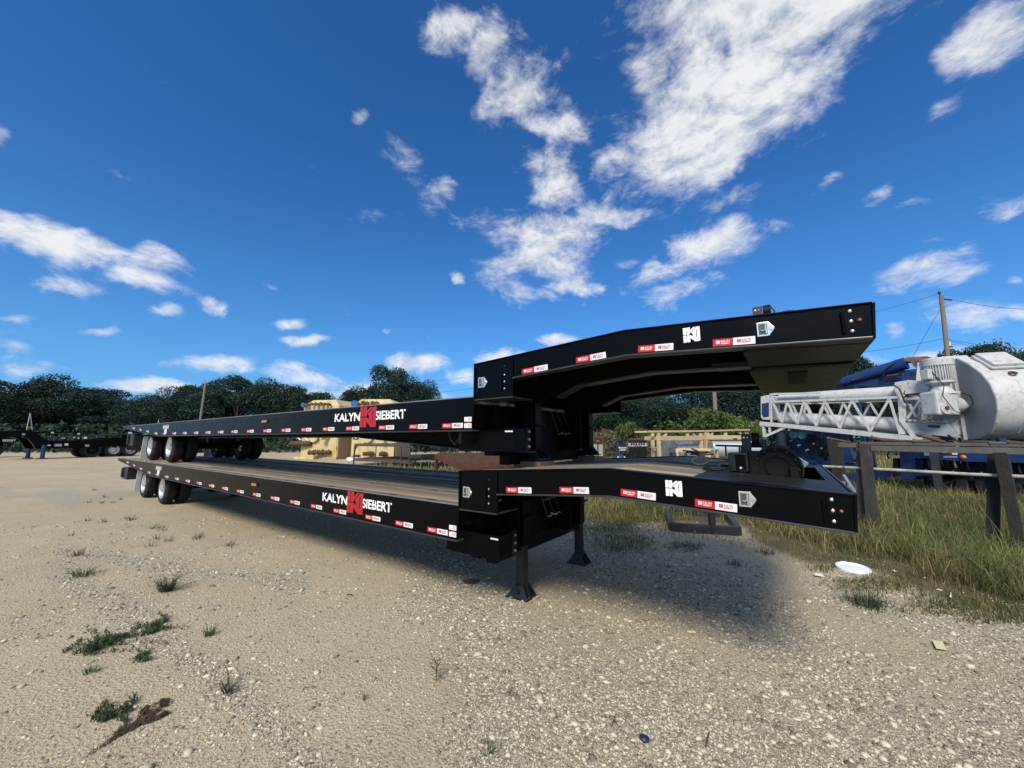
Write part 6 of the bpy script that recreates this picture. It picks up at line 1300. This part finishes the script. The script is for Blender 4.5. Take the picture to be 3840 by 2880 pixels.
for x in (1250, 1800):
    for off in (.5, 1.6):
        c = S(x, 1600)+n*off; c.z = .42; m = MB(); m.lathe([(.2, -.14), (.4, -.15), (.42, -.1), (.42, .1), (.4, .15), (.2, .14)], c, n, 24); w_ = m.build('wheel', M_tyre, t, smooth=40); m = MB(); m.lathe([(.22, -.14), (.15, -.06), (0, -.08)], c, n, 20); m.build('rim', M_blackmatte, w_, smooth=40)
m = MB(); m.tube([S(770, 1320)-n*.1, S(730, 1330)-n*.15, S(715, 1370)-n*.15, S(725, 1400)-n*.1], .025, 7); m.tube([S(780, 1315), S(800, 1330)-n*.1, S(805, 1370)-n*.1], .02, 7); m.build('brake_hose', M_hose, t, smooth=60)
a, b = S(520, 1340)+n*1.0, S(800, 1335)+n*1.0; m = MB(); m.bar(a, b, .12, .16); o = m.build('white_bar', M_plantwhite, None, bevel=.01); tag(o, 'short white bar between the blue machine and the blue chassis', 'bar')
# ---------------------------------------------------------------- steel rack of posts and pipes at right
A, B = P(1865, 960, 7.0), P(2170, 968, 5.7); F, e, n = onplane(A, B); S = lambda x, y, o=0: F(*C8B(x, y), o)
t = thing('pipe_rack', 'weathered rack of flat steel posts and long rails in the grass', 'rack', (lambda v: Vector((v.x, v.y, 0)))(S(1060, 700)))
def post(top0, top1, bot0, bot1, off, th, mt, nm='post'):
    a, b, c, d = S(*top0, off), S(*top1, off), S(*bot1, off), S(*bot0, off); k = (a.z+.05)/max(a.z-d.z, .01); d = a+(d-a)*k; k = (b.z+.05)/max(b.z-c.z, .01); c = b+(c-b)*k
    m = MB(); m.prism([a, b, c, d], n*th); return m.build(nm, mt, t, bevel=.006)
post((990, 90), (1066, 90), (992, 700), (1066, 700), .12, .03, M_platepost); post((1010, 86), (1100, 86), (1068, 720), (1158, 716), -.02, .03, M_platepost)
post((1945, 150), (2045, 150), (1935, 640), (2035, 640), .16, .14, M_post); post((1985, 150), (2085, 150), (2112, 745), (2210, 745), -.08, .14, M_post)
post((780, 62), (872, 66), (822, 345), (905, 345), 1.6, .14, M_post)
def rail(a, b, w, h, nm, mt, off): m = MB(); m.bar(S(*a, off), S(*b, off), w, h); return m.build(nm, mt, t, bevel=.005)
rail((1020, 82), (2700, 100), .07, .055, 'top_rail', M_bar, .08); rail((1100, 118), (2700, 150), .05, .095, 'side_rail', M_bar, -.02); rail((860, 92), (1000, 96), .05, .09, 'side_rail', M_bar, .3)
m = MB(); m.tube([S(750, 250, .20), S(1020, 263, .10), S(1100, 268, .06), S(1900, 312, .05), S(2700, 345, .05)], .026, 10); m.build('lower_pipe', M_palepipe, t, smooth=50)
for k, x in enumerate((900, 1180, 1300, 1500, 1700, 1905, 2080)):
    c = S(x, 257+(x-900)*.048, .09); d = (S(2000, 315)-S(1200, 275)).normalized(); m = MB(); m.cyl(c-d*.012, c+d*.012, .030, n=10); m.build('pipe_joint', M_bar, t, smooth=40)
rods = [((780, 45), (950, 75), .022, M_rust, 'rusty rod resting across the left end of the rack'), ((1095, 40), (1200, 62), .030, M_rust, 'thick rusty pipe stub on the rack above the first post'), ((1200, 60), (1420, 66), .018, M_rust, 'thin rusty rod lying along the rack top'),
        ((1405, 66), (1530, 68), .030, M_bar, 'grey threaded fitting lying on the rack rail'), ((1440, 20), (1640, 76), .026, M_rust, 'slanting rusty pipe leaning on the rack'), ((1658, 22), (1750, 80), .012, M_blackmatte, 'slim black bar slanting over the rack'),
        ((1760, 68), (1960, 72), .018, M_rust, 'rusty rod right of the black bar on the rack'), ((1960, 80), (2085, 84), .024, M_bar, 'grey pipe end with pale cap at the second post'), ((2090, 72), (2210, 84), .024, M_rust, 'rusty pipe piece right of the second post')]
for a, b, r, mt, lb in rods:
    p, q_ = S(*a, .06), S(*b, .06); m = MB(); m.cyl(p, q_, r, n=10); m.cyl(p, p.lerp(q_, .12), r*1.35, n=10); o = m.build('iron_rod', mt, None, smooth=40); tag(o, lb, 'iron rod', 'rods and pipe pieces on the rack')
p = S(900, 310, 1.3); q_ = S(985, 440, .9); m = MB(); m.bar(p, q_, .05, .012); tag(m.build('angle_bar', M_zinc, None), 'bright zinc bar leaning behind the front corner of the lower trailer', 'bar')
p = S(845, 360, .9); q_ = S(912, 372, .9); m = MB(); m.cyl(p, q_, .032, n=10); m.hexa(q_-UPV*.08+RT*.02, RT*.07, FH*.04, UPV*.03); m.hexa(q_-UPV*.16+RT*.08, RT*.07, FH*.05, UPV*.03); tag(m.build('jack_handle', M_zinc, None, bevel=.004), 'bright metal coupling hardware at the front corner of the lower trailer', 'coupling')

# ---------------------------------------------------------------- litter on the gravel
c = G(1843, 1229); c.z = float(gz(c.x, c.y)); k = 1.0; rr_ = (G(1873, 1229)-G(1813, 1229)).length/2
t = thing('bucket_lid', 'round white plastic bucket lid lying at the edge of the grass', 'lid', c)
m = MB(); m.lathe([(0, .028), (rr_*.86, .028), (rr_*.90, .036), (rr_*.97, .036), (rr_, .030), (rr_, .004), (rr_*.96, .0)], c, (.03, -.06, 1), 40); m.build('disc', M_plastic, t, smooth=30)
m = MB(); m.hexa(c+FH*rr_*.96+UPV*.04+RT*.03, RT*.03, FH*.015, UPV*.008); m.build('tab', M_plastic, t)
def flat(name, pts, label, cat, mt, th=.004, lift=.012):
    q_ = [G(x, y)+UPV*(lift+.006*(i % 2)) for i, (x, y) in enumerate(pts)]; m = MB(); m.prism(q_, UPV*th); return tag(m.build(name, mt, None), label, cat)
flat('paper_card', [(2014, 1387), (2036, 1391), (2046, 1408), (2023, 1406)], 'yellowish paper card lying on the gravel at right', 'paper', M_paper)
flat('white_scrap', [(1757, 1241), (1776, 1243), (1779, 1248), (1760, 1246)], 'small white paper scrap left of the bucket lid', 'paper scrap', M_letter)
flat('white_scrap', [(2053, 1287), (2056, 1287), (2057, 1297), (2053, 1298)], 'tiny white scrap standing in the short grass right of the lid', 'paper scrap', M_letter, lift=.03)
c = G(1392, 1600); m = MB(); m.lathe([(.014, 0), (.026, 0), (.028, .008), (.024, .013), (.014, .010), (.014, 0)], c+UPV*.006, (.1, .1, 1), 20); tag(m.build('plastic_ring', M_bluedark, None, smooth=40), 'small dark blue plastic ring on the gravel near the bottom', 'ring')
a, b = G(1525, 1616), G(1532, 1588); m = MB(); m.tube([a+UPV*.012, a.lerp(b, .5)+UPV*.02+RT*.002, b+UPV*.014], .004, 6); tag(m.build('stick', M_bark, None, smooth=60), 'thin dark stick lying on the gravel near the bottom', 'stick')
c = G(755, 1286); m = MB(); m.tube([c+RT*(-.03+.012*k)+UPV*(.014-.004*abs(k-2.5)) for k in range(6)], .006, 6); tag(m.build('rubber_scrap', M_tyre, None, smooth=60), 'short black curved rubber scrap on the open dirt', 'rubber scrap')
c = G(1018, 1257); g9 = np.random.default_rng(4); m = MB(); m.poly([c+RT*(.10*math.cos(k*.63)*(.7+.4*g9.random()))+FH*(.09*math.sin(k*.63)*(.7+.4*g9.random()))+UPV*.010 for k in range(10)]); M_stain = mat('damp_mud', (.085, .06, .04), rough=.7, var=.3, vscale=20); tag(m.build('mud_patch', M_stain, None), 'small dark mud patch on the dirt beside the near landing leg', 'mud patch')
